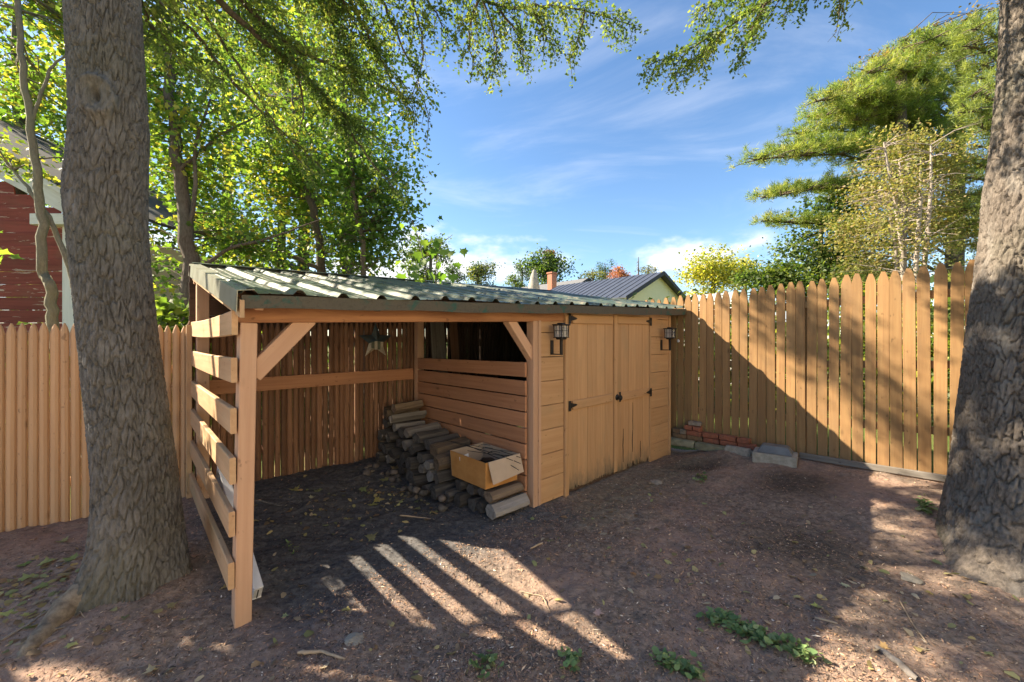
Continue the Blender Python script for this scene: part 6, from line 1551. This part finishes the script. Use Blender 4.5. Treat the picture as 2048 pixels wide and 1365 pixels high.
# thinning cedar with bare pale stems
cd = empty('thin_cedar', (px3(1815, 600, 8.6)[0], 8.6, 0.0), 'thinning olive cedar with bare pale dead stems behind the board fence', 'tree')
org = np.array(WM[cd.name].translation); r = np.random.default_rng(91)
stem_px = [[(1812, 640), (1805, 500), (1790, 400), (1775, 330), (1768, 285)], [(1815, 640), (1808, 480), (1806, 380), (1798, 320)], [(1818, 640), (1835, 480), (1842, 400), (1840, 340)], [(1822, 640), (1855, 470), (1862, 380), (1862, 290)], [(1814, 640), (1790, 480), (1770, 380)]]
nodes = []; lines = []
for q, s_ in enumerate(stem_px):
    p = np.array([px3(a_, b_, 8.6+0.25*math.sin(q*2.1)) for a_, b_ in s_]); p[0, 2] = 0.0
    vs_, fs_ = tube_arrays([(p, np.linspace(0.055, 0.016, len(p)))], 7); meshobj('stem', np_mesh('stem', vs_-org, fs_, M_PALEB, smooth=True), None, WM[cd.name].copy(), cd)
    t = np.linspace(0.8, len(p)-1, 26); nodes.append(np.stack([np.interp(t, np.arange(len(p)), p[:, i]) for i in range(3)], 1))
nodes = np.concatenate(nodes)
for q in range(170):
    p = nodes[r.integers(0, len(nodes))]; a_ = r.uniform(0, 6.28); l_ = r.uniform(0.35, 1.35)*(1.25 if p[2] < 3.8 else 0.7); dz_ = r.uniform(-0.25, 0.35)
    e = p + np.array([l_*math.cos(a_), 0.6*l_*math.sin(a_), dz_*l_]); m = (p+e)/2 + np.array([0, 0, 0.06*l_]) + r.normal(0, .03, 3)
    lines.append((np.array([p, m, e]), np.array([0.013, 0.009, 0.003])))
    if q % 2: e2 = m + (e-p)*0.35 + r.normal(0, 0.12, 3); lines.append((np.array([m, e2]), np.array([0.006, 0.002])))
vs_, fs_ = tube_arrays(lines, 4); o_ = meshobj('dead_branches', np_mesh('dead_branches', vs_-org, fs_, M_PALEB), None, WM[cd.name].copy(), cd); o_['kind'] = 'stuff'
cb_ = [(*px3(1800, 300, 9.4), 0.75, 0.5, 0.55), (*px3(1740, 380, 9.4), 0.7, 0.5, 0.7), (*px3(1880, 340, 9.4), 0.7, 0.5, 0.7), (*px3(1700, 470, 9.3), 0.65, 0.5, 0.6), (*px3(1760, 520, 9.4), 0.8, 0.5, 0.5), (*px3(1910, 450, 9.4), 0.75, 0.5, 0.8), (*px3(1830, 430, 9.6), 0.7, 0.4, 0.8), (*px3(1770, 460, 8.3), 0.5, 0.25, 0.7), (*px3(1860, 500, 8.3), 0.5, 0.25, 0.55), (*px3(1810, 360, 8.3), 0.4, 0.25, 0.5)]
cen, _ = in_blobs(r, cb_, 640, 0.5); per = 26
P = np.repeat(cen, per, 0) + r.normal(0, 1, (len(cen)*per, 3))*np.array([0.16, 0.16, 0.10]); n = len(P)
pal = np.array([(0.26, 0.25, 0.085), (0.32, 0.29, 0.11), (0.21, 0.215, 0.065), (0.29, 0.22, 0.11), (0.17, 0.19, 0.06)])
D = r.normal(0, 1, (n, 3)); D[:, 2] = D[:, 2]*0.6-0.2; Nn = r.normal(0, 0.8, (n, 3)); Nn[:, 2] += 0.6
o_ = meshobj('crown', leaves_mesh('crown', P-org, 0.065*r.uniform(0.6, 1.3, n), D, Nn, pal[r.integers(0, 5, n)]*r.uniform(0.75, 1.25, (n, 1)), M_NEEDLE), None, WM[cd.name].copy(), cd); o_['kind'] = 'stuff'

# ================================================================== UNSEEN HOUSE ADDED TO BOUNCE WARM SUNLIGHT ONTO THE SHED (behind the photographer)
M_CREAM = mat_wood('cream_clapboard', (0.74, 0.66, 0.51), (0.68, 0.60, 0.46), (0.62, 0.55, 0.43), 0.3, 0.6, 0.05, knots=False, bump=0.15)
M_WINDOW = mat_plain('window_glass', (0.05, 0.06, 0.07), 0.08, 0.6, namt=0.1, bump=0.0)
hv = -9.0
hm = empty('fill_house', W(2.0, hv-4.0, 0.0), 'unseen cream clapboard house added behind the camera to bounce light onto the shed', 'house')
for k in range(26):
    board('clapboard', M_CREAM, hm, W(-6.5, hv+0.002*(k % 2), 0.35+k*0.2), W(10.5, hv+0.002*(k % 2), 0.35+k*0.2), 0.198, 0.024, -V3 + Z3*0.1, 0.003)
board('foundation', M_CONC, hm, W(-6.5, hv-0.03, 0.10), W(10.5, hv-0.03, 0.10), 0.34, 0.10, V3, 0.005)
for u_ in (-4.5, 0.5, 3.4, 8.0):
    for zw in (1.1, 3.6):
        w_ = board('window', M_WHITEP, hm, W(u_, hv+0.03, zw), W(u_, hv+0.03, zw+1.35), 1.0, 0.05, V3, 0.004)
        for a_ in (-0.225, 0.225):
            for b_ in (0.08, 0.70): board('pane', M_WINDOW, w_, W(u_+a_, hv+0.058, zw+b_), W(u_+a_, hv+0.058, zw+b_+0.57), 0.40, 0.006, V3, 0.001)
d_ = board('door', M_DOOR, hm, W(6.0, hv+0.03, 0.3), W(6.0, hv+0.03, 2.35), 0.92, 0.05, V3, 0.005)
for s_, u0_, u1_ in ((1, -7.0, 11.0),):
    vs = [W(u0_, hv+0.5, 5.45), W(u1_, hv+0.5, 5.45), W(u1_, hv-4.2, 8.0), W(u0_, hv-4.2, 8.0)]
    bs = WM[hm.name].translation; vs = [p-bs for p in vs]; vs += [p+Z3*0.12 for p in vs]
    meshobj('roof', mesh_from('roof', vs, [(0, 1, 2, 3), (7, 6, 5, 4), (0, 4, 5, 1), (1, 5, 6, 2), (2, 6, 7, 3), (3, 7, 4, 0)], M_BARNROOF), None, WM[hm.name].copy(), hm)
